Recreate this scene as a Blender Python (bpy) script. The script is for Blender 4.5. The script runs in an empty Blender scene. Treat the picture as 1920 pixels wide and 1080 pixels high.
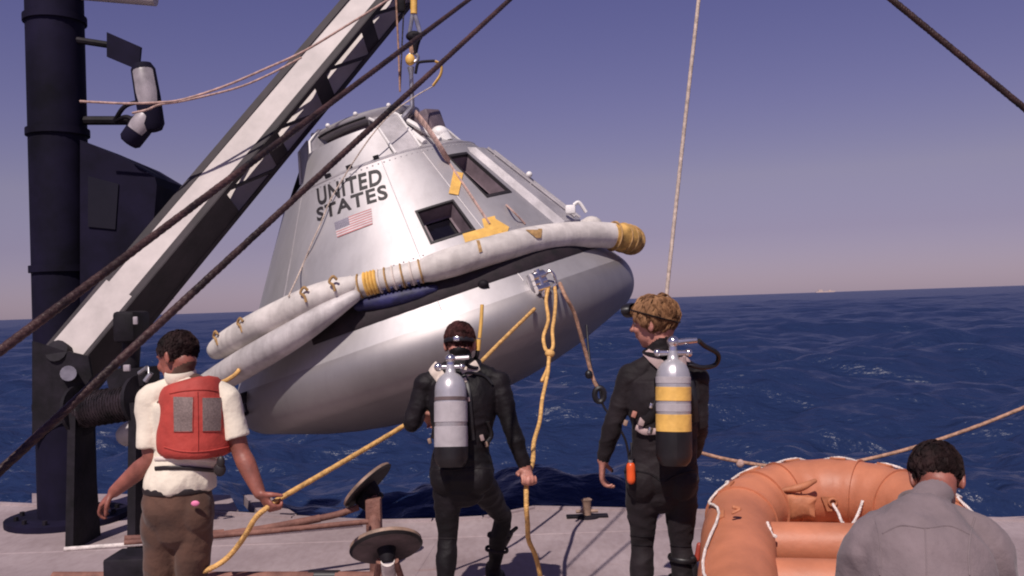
import bpy, bmesh, math, random
import numpy as np
from mathutils import Vector as V, Matrix, noise
from mathutils.bvhtree import BVHTree
random.seed(7); rng = np.random.default_rng(7)
SC = bpy.context.scene; COL = SC.collection
R_ = math.radians

# ------------------------------------------------------------------ camera
F = 1750.0; CAMH = 1.77
PITCH = math.atan(27.5 / F); ROLL = R_(-1.94)
cam_d = bpy.data.cameras.new('camera'); cam = bpy.data.objects.new('camera', cam_d); COL.objects.link(cam)
cam_d.sensor_width = 36; cam_d.lens = 36 * F / 1920; cam_d.clip_start = .05; cam_d.clip_end = 60000
MC = Matrix.Rotation(math.pi / 2 + PITCH, 4, 'X') @ Matrix.Rotation(ROLL, 4, 'Z')
MC.translation = (0, 0, CAMH); cam.matrix_world = MC; SC.camera = cam
CR, CU, CF = MC.col[0].xyz, MC.col[1].xyz, -MC.col[2].xyz
SC.render.resolution_x, SC.render.resolution_y = 1024, 576

# ------------------------------------------------------------------ world, sun, exposure
SUN_EL, SUN_AZ = R_(52), R_(196)                 # azimuth clockwise from +Y
W = bpy.data.worlds.new('World'); SC.world = W; W.use_nodes = True
wn = W.node_tree.nodes; wl = W.node_tree.links; wn.clear()
wo = wn.new('ShaderNodeOutputWorld'); bg = wn.new('ShaderNodeBackground'); sk = wn.new('ShaderNodeTexSky')
sk.sky_type = 'NISHITA'; sk.sun_disc = False; sk.sun_elevation = SUN_EL; sk.sun_rotation = SUN_AZ
sk.air_density = 1.0; sk.dust_density = .25; sk.ozone_density = 1.6; sk.altitude = 0
# the photograph is a faded colour film: the same air, with the warm band low down muted and a slight magenta cast
geo = wn.new('ShaderNodeTexCoord'); sep = wn.new('ShaderNodeSeparateXYZ'); rmp = wn.new('ShaderNodeValToRGB'); el = rmp.color_ramp.elements
el[0].position = .0; el[0].color = (.56, .64, .94, 1); el[1].position = .32; el[1].color = (.81, .70, .93, 1)
for ps, c in ((.067, (.67, .63, .79)), (.124, (.88, .77, .80)), (.2, (.86, .74, .87))):
    e_ = el.new(ps); e_.color = (*c, 1)
wl.new(geo.outputs['Generated'], sep.inputs[0]); wl.new(sep.outputs['Z'], rmp.inputs[0])
tint = wn.new('ShaderNodeMix'); tint.data_type = 'RGBA'; tint.blend_type = 'MULTIPLY'; tint.inputs[0].default_value = 1.0
t2 = wn.new('ShaderNodeMix'); t2.data_type = 'RGBA'; t2.blend_type = 'MULTIPLY'; t2.inputs[0].default_value = 1.0; t2.inputs[7].default_value = (1.0, .74, .86, 1)
wl.new(sk.outputs[0], t2.inputs[6]); wl.new(t2.outputs[2], tint.inputs[6]); wl.new(rmp.outputs[0], tint.inputs[7])
wl.new(tint.outputs[2], bg.inputs[0]); bg.inputs[1].default_value = 0.075
wl.new(bg.outputs[0], wo.inputs[0])
sd = bpy.data.lights.new('sun', 'SUN'); sun = bpy.data.objects.new('sun', sd); COL.objects.link(sun)
sd.energy = 4.35; sd.angle = R_(0.55); sd.color = (1.0, 0.90, 0.84)
ldir = V((-math.sin(SUN_AZ) * math.cos(SUN_EL), -math.cos(SUN_AZ) * math.cos(SUN_EL), -math.sin(SUN_EL)))
sun.rotation_euler = ldir.to_track_quat('-Z', 'Y').to_euler(); sun.location = (-6, -12, 20)
vs = SC.view_settings; vs.view_transform = 'Standard'; vs.look = 'None'; vs.exposure = 0.0; vs.gamma = 1.0; vs.use_curve_mapping = False
SC.cycles.max_bounces = 6
SC.cycles.filter_width = 2.0

# ------------------------------------------------------------------ helpers
def ray(px, py):
    return (CF + CR * ((px - 960) / F) + CU * ((540 - py) / F))
def P(px, py, d):                                   # the point seen at (px,py) of the photograph, d metres ahead
    r = ray(px, py); t = d / r.y
    return V((0, 0, CAMH)) + r * t
def G(px, py, z=0.0):                               # where that ray meets height z
    r = ray(px, py); t = (z - CAMH) / r.z
    return V((0, 0, CAMH)) + r * t

def mat(name, col, rough=.6, metal=0.0, var=.12, scale=6.0, bump=.0, bscale=40.0, col2=None, stretch=(1, 1, 1), spec=.5, rvar=0.0, sheen=0.0, sub=0.0, detail=6, streak=0.0):
    m = bpy.data.materials.new(name); m.use_nodes = True
    n = m.node_tree.nodes; l = m.node_tree.links; b = n['Principled BSDF']
    tc = n.new('ShaderNodeTexCoord'); mp = n.new('ShaderNodeMapping'); mp.inputs['Scale'].default_value = stretch
    l.new(tc.outputs['Object'], mp.inputs[0])
    no = n.new('ShaderNodeTexNoise'); no.inputs['Scale'].default_value = scale; no.inputs['Detail'].default_value = detail
    no.inputs['Roughness'].default_value = .6; l.new(mp.outputs[0], no.inputs['Vector'])
    cr = n.new('ShaderNodeValToRGB'); e = cr.color_ramp.elements
    c2 = col2 if col2 else tuple(max(0, c * (1 - 2.2 * var)) for c in col)
    e[0].position = .32; e[0].color = (*c2, 1); e[1].position = .68
    e[1].color = (*(col if col2 else tuple(min(1, c * (1 + var)) for c in col)), 1)
    l.new(no.outputs[0], cr.inputs[0]); l.new(cr.outputs[0], b.inputs['Base Color'])
    b.inputs['Roughness'].default_value = rough; b.inputs['Metallic'].default_value = metal
    b.inputs['Specular IOR Level'].default_value = spec
    if streak:
        mp2 = n.new('ShaderNodeMapping'); mp2.inputs['Scale'].default_value = (9, 9, .8); mp2.inputs['Rotation'].default_value = (0, R_(17), 0); l.new(tc.outputs['Object'], mp2.inputs[0])
        n2 = n.new('ShaderNodeTexNoise'); n2.inputs['Scale'].default_value = 1.4; n2.inputs['Detail'].default_value = 8; n2.inputs['Roughness'].default_value = .65; l.new(mp2.outputs[0], n2.inputs['Vector'])
        r2 = n.new('ShaderNodeValToRGB'); k = r2.color_ramp.elements; k[0].position = .30; k[0].color = (1 - streak, 1 - streak * 1.05, 1 - streak * 1.05, 1); k[1].position = .55; k[1].color = (1, 1, 1, 1); l.new(n2.outputs[0], r2.inputs[0])
        mx = n.new('ShaderNodeMix'); mx.data_type = 'RGBA'; mx.blend_type = 'MULTIPLY'; mx.inputs[0].default_value = 1; l.new(cr.outputs[0], mx.inputs[6]); l.new(r2.outputs[0], mx.inputs[7]); l.new(mx.outputs[2], b.inputs['Base Color'])
    if rvar:
        mr = n.new('ShaderNodeMapRange'); mr.inputs[3].default_value = max(.05, rough - rvar); mr.inputs[4].default_value = min(1, rough + rvar)
        l.new(no.outputs[0], mr.inputs[0]); l.new(mr.outputs[0], b.inputs['Roughness'])
    if sheen: b.inputs['Sheen Weight'].default_value = sheen
    if sub: b.inputs['Subsurface Weight'].default_value = sub; b.inputs['Subsurface Radius'].default_value = (.02, .008, .004)
    if bump:
        nb = n.new('ShaderNodeTexNoise'); nb.inputs['Scale'].default_value = bscale; nb.inputs['Detail'].default_value = 4
        l.new(mp.outputs[0], nb.inputs['Vector'])
        bp = n.new('ShaderNodeBump'); bp.inputs['Strength'].default_value = bump; bp.inputs['Distance'].default_value = .01
        l.new(nb.outputs[0], bp.inputs['Height']); l.new(bp.outputs[0], b.inputs['Normal'])
    return m

def spline(pts, n=12):
    pts = [V(p) for p in pts]
    if len(pts) < 3: return [pts[0].lerp(pts[-1], i / n) for i in range(n + 1)]
    out = []; q = [pts[0] * 2 - pts[1]] + pts + [pts[-1] * 2 - pts[-2]]
    for i in range(1, len(q) - 2):
        a, b, c, d = q[i - 1:i + 3]
        for k in range(n):
            t = k / n
            out.append(.5 * ((2 * b) + (c - a) * t + (2 * a - 5 * b + 4 * c - d) * t * t + (3 * b - 3 * c + d - a) * t ** 3))
    out.append(pts[-1]); return out

class MB:
    def __init__(s): s.v = []; s.f = []; s.m = []
    def add(s, vs_, fs, mi=0):
        o = len(s.v); s.v += [V(x) for x in vs_]; s.f += [tuple(o + i for i in f) for f in fs]; s.m += [mi] * len(fs)
        return s
    def grid(s, rows, closed=False, mi=0, cap=False):
        n = len(rows[0]); o = [p for r in rows for p in r]; fs = []
        for i in range(len(rows) - 1):
            for j in range(n if closed else n - 1):
                k = (j + 1) % n
                fs.append((i * n + j, i * n + k, (i + 1) * n + k, (i + 1) * n + j))
        if cap: fs.append(tuple(range(n - 1, -1, -1))); fs.append(tuple((len(rows) - 1) * n + j for j in range(n)))
        return s.add(o, fs, mi)
    def box(s, c, size, rot=None, mi=0, bev=0.0):
        c = V(c); h = V(size) / 2; rot = rot or Matrix.Identity(3)
        if bev:
            bm = bmesh.new(); bmesh.ops.create_cube(bm, size=1)
            for v in bm.verts: v.co = V((v.co.x * size[0], v.co.y * size[1], v.co.z * size[2]))
            bmesh.ops.bevel(bm, geom=bm.edges[:], offset=bev, segments=2, affect='EDGES', profile=.5)
            bm.verts.index_update()
            r = s.add([c + rot @ v.co for v in bm.verts], [[v.index for v in f.verts] for f in bm.faces], mi); bm.free(); return r
        vv = [c + rot @ V((x * h.x, y * h.y, z * h.z)) for x in (-1, 1) for y in (-1, 1) for z in (-1, 1)]
        return s.add(vv, [(0, 1, 3, 2), (4, 6, 7, 5), (0, 4, 5, 1), (2, 3, 7, 6), (0, 2, 6, 4), (1, 5, 7, 3)], mi)
    def tube(s, pts, r, n=8, mi=0, cap=True, ref=None):
        pts = [V(p) for p in pts]; rr = r if isinstance(r, (list, tuple)) else [r] * len(pts)
        rows = []; t0 = (pts[1] - pts[0]).normalized()
        a = V(ref) if ref else (V((0, 0, 1)) if abs(t0.z) < .9 else V((1, 0, 0)))
        for i, p in enumerate(pts):
            t = (pts[min(i + 1, len(pts) - 1)] - pts[max(i - 1, 0)])
            t = t.normalized() if t.length > 1e-9 else t0
            a = (a - t * a.dot(t)).normalized(); b = t.cross(a)
            rx, ry = rr[i] if isinstance(rr[i], (tuple, list)) else (rr[i], rr[i])
            rows.append([p + a * (math.cos(2 * math.pi * k / n) * rx) + b * (math.sin(2 * math.pi * k / n) * ry) for k in range(n)])
        return s.grid(rows, True, mi, cap)
    def limb(s, pts, rads, ref=(1, 0, 0), n=20, rnd=(True, True), sub=5):
        # smooth tapered loft with rounded ends; rads: (side, depth) at every point
        pts = [V(p) for p in pts]; rads = [x if isinstance(x, (tuple, list)) else (x, x) for x in rads]
        pr = [V((a, b, 0)) for a, b in rads]
        sp, sr = (spline(pts, sub), spline(pr, sub)) if len(pts) > 2 else ([pts[0].lerp(pts[1], i / sub) for i in range(sub + 1)], [pr[0].lerp(pr[1], i / sub) for i in range(sub + 1)])
        P_, R__ = list(sp), [(max(.002, r.x), max(.002, r.y)) for r in sr]
        if rnd[0]:
            t = (sp[0] - sp[1]).normalized(); r0 = R__[0]; m = min(r0)
            for k in (30, 55, 75, 88):
                P_.insert(0, sp[0] + t * m * math.sin(R_(k))); R__.insert(0, (r0[0] * math.cos(R_(k)), r0[1] * math.cos(R_(k))))
        if rnd[1]:
            t = (sp[-1] - sp[-2]).normalized(); r0 = R__[-1]; m = min(r0)
            for k in (30, 55, 75, 88):
                P_.append(sp[-1] + t * m * math.sin(R_(k))); R__.append((r0[0] * math.cos(R_(k)), r0[1] * math.cos(R_(k))))
        return s.tube(P_, R__, n, ref=ref)
    def ell(s, c, r, rot=None, nu=20, nv=12, mi=0):
        c = V(c); rot = rot or Matrix.Identity(3); r = V(r) if not isinstance(r, (int, float)) else V((r, r, r))
        rows = []
        for i in range(nv + 1):
            th = math.pi * (i * .998 / nv + .001)
            rows.append([c + rot @ V((r.x * math.sin(th) * math.cos(2 * math.pi * k / nu), r.y * math.sin(th) * math.sin(2 * math.pi * k / nu), r.z * math.cos(th))) for k in range(nu)])
        return s.grid(rows, True, mi, True)
    def lathe(s, prof, fn, az=None, mi=0, skip=None):
        az = az if az is not None else [i * 360 / 48 for i in range(49)]
        rows = [[fn(r, h, a) for a in az] for r, h in prof]; n = len(az); fs = []
        for i in range(len(rows) - 1):
            for j in range(n - 1):
                if skip and skip((prof[i][1] + prof[i + 1][1]) / 2, (az[j] + az[j + 1]) / 2): continue
                fs.append((i * n + j, i * n + j + 1, (i + 1) * n + j + 1, (i + 1) * n + j))
        return s.add([p for r in rows for p in r], fs, mi)
    def prism(s, poly, ext, mi=0):
        n = len(poly); poly = [V(p) for p in poly]; ext = V(ext)
        return s.add(poly + [p + ext for p in poly], [tuple(range(n - 1, -1, -1)), tuple(range(n, 2 * n))] + [(i, (i + 1) % n, n + (i + 1) % n, n + i) for i in range(n)], mi)
    def twist(s, pts, r, pitch=.09, n=6, strands=3, mi=0):
        pts = [V(p) for p in pts]; L = [0]
        for a, b in zip(pts, pts[1:]): L.append(L[-1] + (b - a).length)
        m = max(8, int(L[-1] / (pitch / 7))); res = []; j = 0
        for i in range(m + 1):
            d = L[-1] * i / m
            while j < len(L) - 2 and L[j + 1] < d: j += 1
            res.append((pts[j].lerp(pts[j + 1], (d - L[j]) / max(1e-9, L[j + 1] - L[j])), d))
        a = V((.31, .52, .79))
        for k in range(strands):
            o = []; aa = a
            for i, (p, d) in enumerate(res):
                t = (res[min(i + 1, m)][0] - res[max(i - 1, 0)][0]).normalized()
                aa = (aa - t * aa.dot(t)).normalized(); b = t.cross(aa); ph = 2 * math.pi * (d / pitch + k / strands)
                o.append(p + (aa * math.cos(ph) + b * math.sin(ph)) * r * .30)
            s.tube(o, r * .72, n, mi)
        return s
    def build(s, name, mats, parent=None, smooth=True, ang=38):
        me = bpy.data.meshes.new(name); off = V((0, 0, 0)); p = parent
        while p is not None: off += p.location; p = p.parent
        me.from_pydata([tuple(v - off) for v in s.v], [], s.f)
        for m in (mats if isinstance(mats, (list, tuple)) else [mats]): me.materials.append(m)
        me.polygons.foreach_set('material_index', s.m)
        bm = bmesh.new(); bm.from_mesh(me); bmesh.ops.recalc_face_normals(bm, faces=bm.faces); bm.to_mesh(me); bm.free()
        if smooth:
            me.polygons.foreach_set('use_smooth', [True] * len(me.polygons)); me.set_sharp_from_angle(angle=R_(ang))
        o = bpy.data.objects.new(name, me); COL.objects.link(o); o.parent = parent
        return o

def tag(o, label=None, cat=None, group=None, kind=None):
    if label: o['label'] = label
    if cat: o['category'] = cat
    if group: o['group'] = group
    if kind: o['kind'] = kind
    return o
def thing(name, loc, label, cat, group=None):
    o = bpy.data.objects.new(name, None); o.empty_display_size = .1; COL.objects.link(o); o.location = V(loc)
    return tag(o, label, cat, group)

def remeshed(mb, name, mats, parent, voxel=.008, smooth=4, classify=None, wrinkle=None):
    me = bpy.data.meshes.new('t'); me.from_pydata([tuple(v) for v in mb.v], [], mb.f)
    bm = bmesh.new(); bm.from_mesh(me); bmesh.ops.recalc_face_normals(bm, faces=bm.faces); bm.to_mesh(me); bm.free()
    o = bpy.data.objects.new('t', me); COL.objects.link(o)
    r = o.modifiers.new('r', 'REMESH'); r.mode = 'VOXEL'; r.voxel_size = voxel
    if smooth:
        sm = o.modifiers.new('s', 'SMOOTH'); sm.factor = .5; sm.iterations = smooth
    dg = bpy.context.evaluated_depsgraph_get(); dg.update()
    nm = bpy.data.meshes.new_from_object(o.evaluated_get(dg)); nm.name = name
    bpy.data.objects.remove(o); bpy.data.meshes.remove(me)
    n = len(nm.vertices); co = np.empty(n * 3); nm.vertices.foreach_get('co', co); co = co.reshape(-1, 3)
    if wrinkle:
        nr = np.empty(n * 3); nm.vertex_normals.foreach_get('vector', nr); nr = nr.reshape(-1, 3)
        w_ = np.array([wrinkle(V(c)) for c in co])
        if classify is not None: w_ = np.where(classify(co) == 1, w_ * .08, w_)
        co = co + nr * w_[:, None]
    nm.materials.clear()
    for m in mats: nm.materials.append(m)
    if classify is not None:
        nf = len(nm.polygons); ce = np.empty(nf * 3); nm.polygons.foreach_get('center', ce)
        nm.polygons.foreach_set('material_index', classify(ce.reshape(-1, 3)).astype(np.int32))
    off = V((0, 0, 0)); p = parent
    while p is not None: off += p.location; p = p.parent
    nm.vertices.foreach_set('co', (co - np.array(off)).ravel())
    nm.polygons.foreach_set('use_smooth', [True] * len(nm.polygons)); nm.update()
    ob = bpy.data.objects.new(name, nm); COL.objects.link(ob); ob.parent = parent
    return ob

def bvh(o):
    off = V((0, 0, 0)); p = o
    while p is not None: off += p.location; p = p.parent
    me = o.data
    return BVHTree.FromPolygons([v.co + off for v in me.vertices], [tuple(p.vertices) for p in me.polygons])
def drape(tree, quad, nu, nv, off):
    # a piece of tape or cloth lying on a surface: corners given as points in space, dropped onto the surface along the view line
    rows = []
    o = V((0, 0, CAMH))
    for i in range(nv + 1):
        row = []
        for j in range(nu + 1):
            u, v = j / nu, i / nv
            p = (quad[0].lerp(quad[1], u)).lerp(quad[3].lerp(quad[2], u), v); d = (p - o).normalized()
            h, nr, _, _ = tree.ray_cast(o, d)
            if h is None: h, nr = p, -d
            if nr.dot(d) > 0: nr = -nr
            row.append(h + nr * off)
        rows.append(row)
    return rows
def drape_px(mb, tree, pxs, off, nu=8, nv=8, d=5, mi=0, thick=None):
    rows = drape(tree, [P(x, y, d) for x, y in pxs], nu, nv, off)
    mb.grid(rows, mi=mi)
    return mb

# ------------------------------------------------------------------ materials
M = {}
M['silver'] = mat('silver_paint', (.47, .445, .45), .54, .64, .06, 1.6, .12, 6, rvar=.05, stretch=(1, 1, .5), streak=.08)
M['silver2'] = mat('silver_panel', (.47, .44, .45), .55, .35, .14, 4, .15, 30, rvar=.1, streak=.1)
M['shieldm'] = mat('heat_shield_paint', (.35, .325, .325), .54, .74, .06, 1.2, .12, 5, rvar=.05, streak=.07)
M['dark_in'] = mat('dark_interior', (.02, .016, .02), .7, 0, .3)
M['reveal'] = mat('window_reveal_paint', (.20, .15, .17), .5, .2, .2)
M['glass'] = mat('dark_window_glass', (.006, .005, .008), .12, 0, .1)
M['letter'] = mat('black_lettering', (.018, .014, .016), .6, 0, .2)
M['flagred'] = mat('flag_red', (.48, .19, .19), .6); M['flagblue'] = mat('flag_blue', (.20, .18, .23), .6); M['flagwhite'] = mat('flag_white', (.58, .55, .55), .6)
M['chrome'] = mat('chrome', (.75, .72, .72), .18, .95, .1)
M['steel'] = mat('galvanised_steel', (.5, .48, .5), .38, .8, .15, 12, rvar=.1)
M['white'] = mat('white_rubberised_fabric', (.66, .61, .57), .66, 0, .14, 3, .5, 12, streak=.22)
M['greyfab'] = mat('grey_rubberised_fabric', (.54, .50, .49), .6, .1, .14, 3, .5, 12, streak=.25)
M['whitep'] = mat('white_paint', (.75, .72, .7), .5, 0, .08)
M['yellowtape'] = mat('yellow_tape', (.78, .46, .11), .55, 0, .12, 10, .3, 30)
M['yellowcloth'] = mat('yellow_canvas', (.62, .36, .10), .75, 0, .3, 8, .8, 18)
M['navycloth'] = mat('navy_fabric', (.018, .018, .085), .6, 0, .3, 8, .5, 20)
M['shade_skirt'] = mat('shadowed_fabric', (.016, .008, .012), .75, 0, .3, 8, .4, 20)  # near black: collar shadow put into the fabric colour
M['lacing'] = mat('tan_lacing', (.42, .25, .10), .8, 0, .2, 30)
M['rope_y'] = mat('yellow_rope', (.70, .40, .13), .75, 0, .2, 25, .6, 120)
M['rope_t'] = mat('tan_rope', (.42, .24, .16), .8, 0, .25, 25, .6, 120)
M['rope_w'] = mat('white_line', (.72, .64, .60), .8, 0, .15, 25, .5, 120)
M['rope_p'] = mat('weathered_line', (.52, .34, .29), .8, 0, .2, 25, .5, 120)
M['rope_p2'] = mat('pale_tan_rope', (.60, .48, .40), .8, 0, .2, 25, .5, 120)
M['cable'] = mat('black_steel_cable', (.030, .020, .024), .5, .3, .4, 8, .6, 60)
M['cable_r'] = mat('rusty_steel_cable', (.060, .028, .026), .55, .2, .5, 5, .6, 60)
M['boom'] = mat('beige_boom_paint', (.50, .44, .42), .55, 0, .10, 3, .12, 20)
M['boom_shaded'] = mat('boom_shaded_paint', (.028, .019, .024), .7, 0, .25, 4, .2, 20)  # boom paint taken near black; shade of the underside is put into it
M['navy'] = mat('navy_crane_paint', (.008, .006, .020), .8, 0, .3, 2, spec=.15)
M['blackm'] = mat('black_machinery', (.012, .009, .014), .7, 0, .4, 5, .3, 20, spec=.25)
M['lamp'] = mat('lamp_glass', (.34, .30, .32), .4, 0, .2)
M['rust'] = mat('rusty_pipe', (.26, .12, .09), .75, .1, .35, 9, .6, 40, col2=(.12, .05, .04))
M['pad'] = mat('pad_plywood', (.12, .085, .085), .7, 0, .3, 6, .3, 30)
M['padrim'] = mat('pad_rim', (.34, .22, .16), .6, 0, .25, 9)
M['neo'] = mat('black_neoprene', (.006, .0035, .0055), .66, 0, .35, 5, .25, 70, sheen=.01, spec=.3)
M['neo2'] = mat('worn_neoprene', (.012, .0075, .0095), .75, 0, .25, 5, .25, 70, sheen=.03, spec=.3)
M['skin'] = mat('skin', (.46, .20, .15), .55, 0, .14, 14, .15, 60, sub=.08)
M['skin_tan'] = mat('tanned_skin', (.29, .098, .070), .5, 0, .18, 10, .15, 60, sub=.06)
M['hair_b'] = mat('blond_hair', (.33, .175, .085), .75, 0, .3, 22, .8, 60, col2=(.12, .055, .028), stretch=(1, 1, .3), spec=.2)
M['hair_r'] = mat('reddish_hair', (.060, .019, .018), .75, 0, .35, 20, .7, 80, spec=.2)
M['hair_d'] = mat('dark_hair', (.022, .010, .010), .75, 0, .35, 20, .8, 80, spec=.2)
M['rubber'] = mat('black_rubber', (.012, .010, .012), .45, 0, .3)
M['tank'] = mat('tank_grey_paint', (.50, .48, .50), .34, .45, .08, 7, .05, 40, rvar=.06)
M['tankband'] = mat('tank_matt_wrap', (.42, .385, .40), .7, 0, .08, 9, .2, 40)
M['harness'] = mat('grey_harness_pad', (.40, .29, .28), .8, 0, .15, 12)
M['harness_l'] = mat('pale_harness_pad', (.66, .56, .48), .8, 0, .12, 12)
M['orange'] = mat('orange_flare_plastic', (.75, .10, .02), .35, 0, .1)
M['redplastic'] = mat('red_knife_handle', (.35, .05, .03), .45)
M['shirt'] = mat('cream_cotton', (.76, .68, .55), .85, 0, .06, 5, .3, 50, sheen=.1)
M['trouser'] = mat('brown_trousers', (.092, .042, .026), .85, 0, .25, 4, .3, 60, sheen=.1)
M['vest'] = mat('red_orange_vest', (.44, .050, .036), .72, 0, .12, 5, .4, 35)
M['patch'] = mat('grey_reflective_patch', (.23, .17, .155), .6, .2, .18, 120)
M['web'] = mat('white_webbing', (.72, .62, .55), .8)
M['pink'] = mat('pink_tag', (.75, .20, .36), .6)
M['belt'] = mat('dark_belt', (.02, .014, .014), .5)
M['raft'] = mat('orange_raft_fabric', (.50, .180, .095), .55, 0, .10, 3.5, .25, 26, rvar=.08)
M['raft2'] = mat('raft_pouch_fabric', (.46, .17, .08), .65, 0, .15, 8, .4, 30)
M['greycloth'] = mat('grey_cotton', (.190, .145, .152), .88, 0, .1, 6, .3, 60, sheen=.1)
M['deckpaint'] = None
M['eye'] = mat('eye_white', (.7, .65, .62), .2); M['wood'] = mat('crate_wood', (.28, .17, .11), .8, 0, .25, 5, .3, 40, stretch=(1, 8, 1))
M['ship'] = mat('far_ship_paint', (.55, .42, .38), .7)

def deck_material():
    m = bpy.data.materials.new('weathered_deck'); m.use_nodes = True
    n = m.node_tree.nodes; l = m.node_tree.links; b = n['Principled BSDF']
    tc = n.new('ShaderNodeTexCoord')
    def nz(s, st=(1, 1, 1), d=8, r=.62):
        mp = n.new('ShaderNodeMapping'); mp.inputs['Scale'].default_value = st; l.new(tc.outputs['Object'], mp.inputs[0])
        x = n.new('ShaderNodeTexNoise'); x.inputs['Scale'].default_value = s; x.inputs['Detail'].default_value = d; x.inputs['Roughness'].default_value = r
        l.new(mp.outputs[0], x.inputs['Vector']); return x
    big = nz(.9); fine = nz(22, (1, .35, 1)); st = nz(5, (.25, 1, 1))
    r1 = n.new('ShaderNodeValToRGB'); e = r1.color_ramp.elements
    e[0].position = .30; e[0].color = (.235, .178, .182, 1); e[1].position = .66; e[1].color = (.39, .315, .322, 1)
    l.new(big.outputs[0], r1.inputs[0])
    r2 = n.new('ShaderNodeValToRGB'); e = r2.color_ramp.elements
    e[0].position = .34; e[0].color = (.62, .56, .54, 1); e[1].position = .60; e[1].color = (1, 1, 1, 1); l.new(fine.outputs[0], r2.inputs[0])
    r3 = n.new('ShaderNodeValToRGB'); e = r3.color_ramp.elements
    e[0].position = .62; e[0].color = (1, 1, 1, 1); e[1].position = .74; e[1].color = (.80, .55, .44, 1); l.new(st.outputs[0], r3.inputs[0])
    m1 = n.new('ShaderNodeMix'); m1.data_type = 'RGBA'; m1.blend_type = 'MULTIPLY'; m1.inputs[0].default_value = .35
    m2 = n.new('ShaderNodeMix'); m2.data_type = 'RGBA'; m2.blend_type = 'MULTIPLY'; m2.inputs[0].default_value = .55
    l.new(r1.outputs[0], m1.inputs[6]); l.new(r2.outputs[0], m1.inputs[7]); l.new(m1.outputs[2], m2.inputs[6]); l.new(r3.outputs[0], m2.inputs[7])
    l.new(m2.outputs[2], b.inputs['Base Color']); b.inputs['Roughness'].default_value = .72
    bp = n.new('ShaderNodeBump'); bp.inputs['Strength'].default_value = .3; bp.inputs['Distance'].default_value = .01
    l.new(fine.outputs[0], bp.inputs['Height']); l.new(bp.outputs[0], b.inputs['Normal'])
    return m
M['deckpaint'] = deck_material()
def water_material():
    m = bpy.data.materials.new('sea_water'); m.use_nodes = True
    n = m.node_tree.nodes; l = m.node_tree.links; b = n['Principled BSDF']
    b.inputs['Base Color'].default_value = (.014, .026, .075, 1); b.inputs['Specular IOR Level'].default_value = .36; b.inputs['Roughness'].default_value = .28; b.inputs['IOR'].default_value = 1.33
    tc = n.new('ShaderNodeTexCoord'); hs = []
    for s, st, w in ((.35, (.55, 1, 1), 1.0), (1.3, (.5, 1, 1), .55), (5.0, (.6, 1, 1), .18), (.06, (.4, 1, 1), 1.6)):
        mp = n.new('ShaderNodeMapping'); mp.inputs['Scale'].default_value = st; mp.inputs['Rotation'].default_value = (0, 0, R_(random.uniform(-12, 12)))
        l.new(tc.outputs['Object'], mp.inputs[0])
        x = n.new('ShaderNodeTexNoise'); x.inputs['Scale'].default_value = s; x.inputs['Detail'].default_value = 5; l.new(mp.outputs[0], x.inputs['Vector'])
        mm = n.new('ShaderNodeMath'); mm.operation = 'MULTIPLY'; mm.inputs[1].default_value = w; l.new(x.outputs[0], mm.inputs[0]); hs.append(mm)
    a = hs[0]
    for h in hs[1:]:
        ad = n.new('ShaderNodeMath'); l.new(a.outputs[0], ad.inputs[0]); l.new(h.outputs[0], ad.inputs[1]); a = ad
    bp = n.new('ShaderNodeBump'); bp.inputs['Strength'].default_value = .8; bp.inputs['Distance'].default_value = .7
    l.new(a.outputs[0], bp.inputs['Height']); l.new(bp.outputs[0], b.inputs['Normal'])
    return m

# ------------------------------------------------------------------ sea
SEA = -1.35
def make_sea():
    rr = np.concatenate([[1.5], np.geomspace(3, 420, 560), np.geomspace(430, 40000, 60)])
    aa = np.radians(np.concatenate([np.linspace(-48, 48, 460), np.linspace(49, 311, 90)[1:-1]]))
    A, Rr = np.meshgrid(aa, rr); X = Rr * np.sin(A); Y = Rr * np.cos(A); Z = np.zeros_like(X)
    sp = np.maximum(np.gradient(rr)[:, None], Rr * np.radians(.21))
    g = np.random.default_rng(3)
    for k in range(64):
        lam = .5 * (26 / .5) ** (k / 63); th = R_(95) + g.normal(0, .5); amp = .027 * lam ** .55 * g.uniform(.6, 1.3)
        kx, ky = math.cos(th) * 2 * math.pi / lam, math.sin(th) * 2 * math.pi / lam
        ph = g.uniform(0, 7); s = np.sin(kx * X + ky * Y + ph)
        Z += amp * (.7 * s + .3 * (1 - np.abs(s) * 1.6)) * np.clip((lam / sp - 2.2) / 3, 0, 1)
    Z += SEA
    v = np.stack([X, Y, Z], -1).reshape(-1, 3); nr, na = len(rr), len(aa)
    i, j = np.meshgrid(np.arange(nr - 1), np.arange(na), indexing='ij'); k = (j + 1) % na
    f = np.stack([i * na + j, (i + 1) * na + j, (i + 1) * na + k, i * na + k], -1).reshape(-1, 4)
    me = bpy.data.meshes.new('sea'); me.vertices.add(len(v)); me.vertices.foreach_set('co', v.ravel())
    me.loops.add(f.size); me.loops.foreach_set('vertex_index', f.ravel().astype(np.int32))
    me.polygons.add(len(f)); me.polygons.foreach_set('loop_start', np.arange(0, f.size, 4, dtype=np.int32))
    me.update(calc_edges=True); me.polygons.foreach_set('use_smooth', [True] * len(f))
    me.materials.append(water_material())
    o = bpy.data.objects.new('sea', me); COL.objects.link(o); tag(o, 'deep blue choppy sea reaching the horizon', None, None, 'structure')
make_sea()

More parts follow.
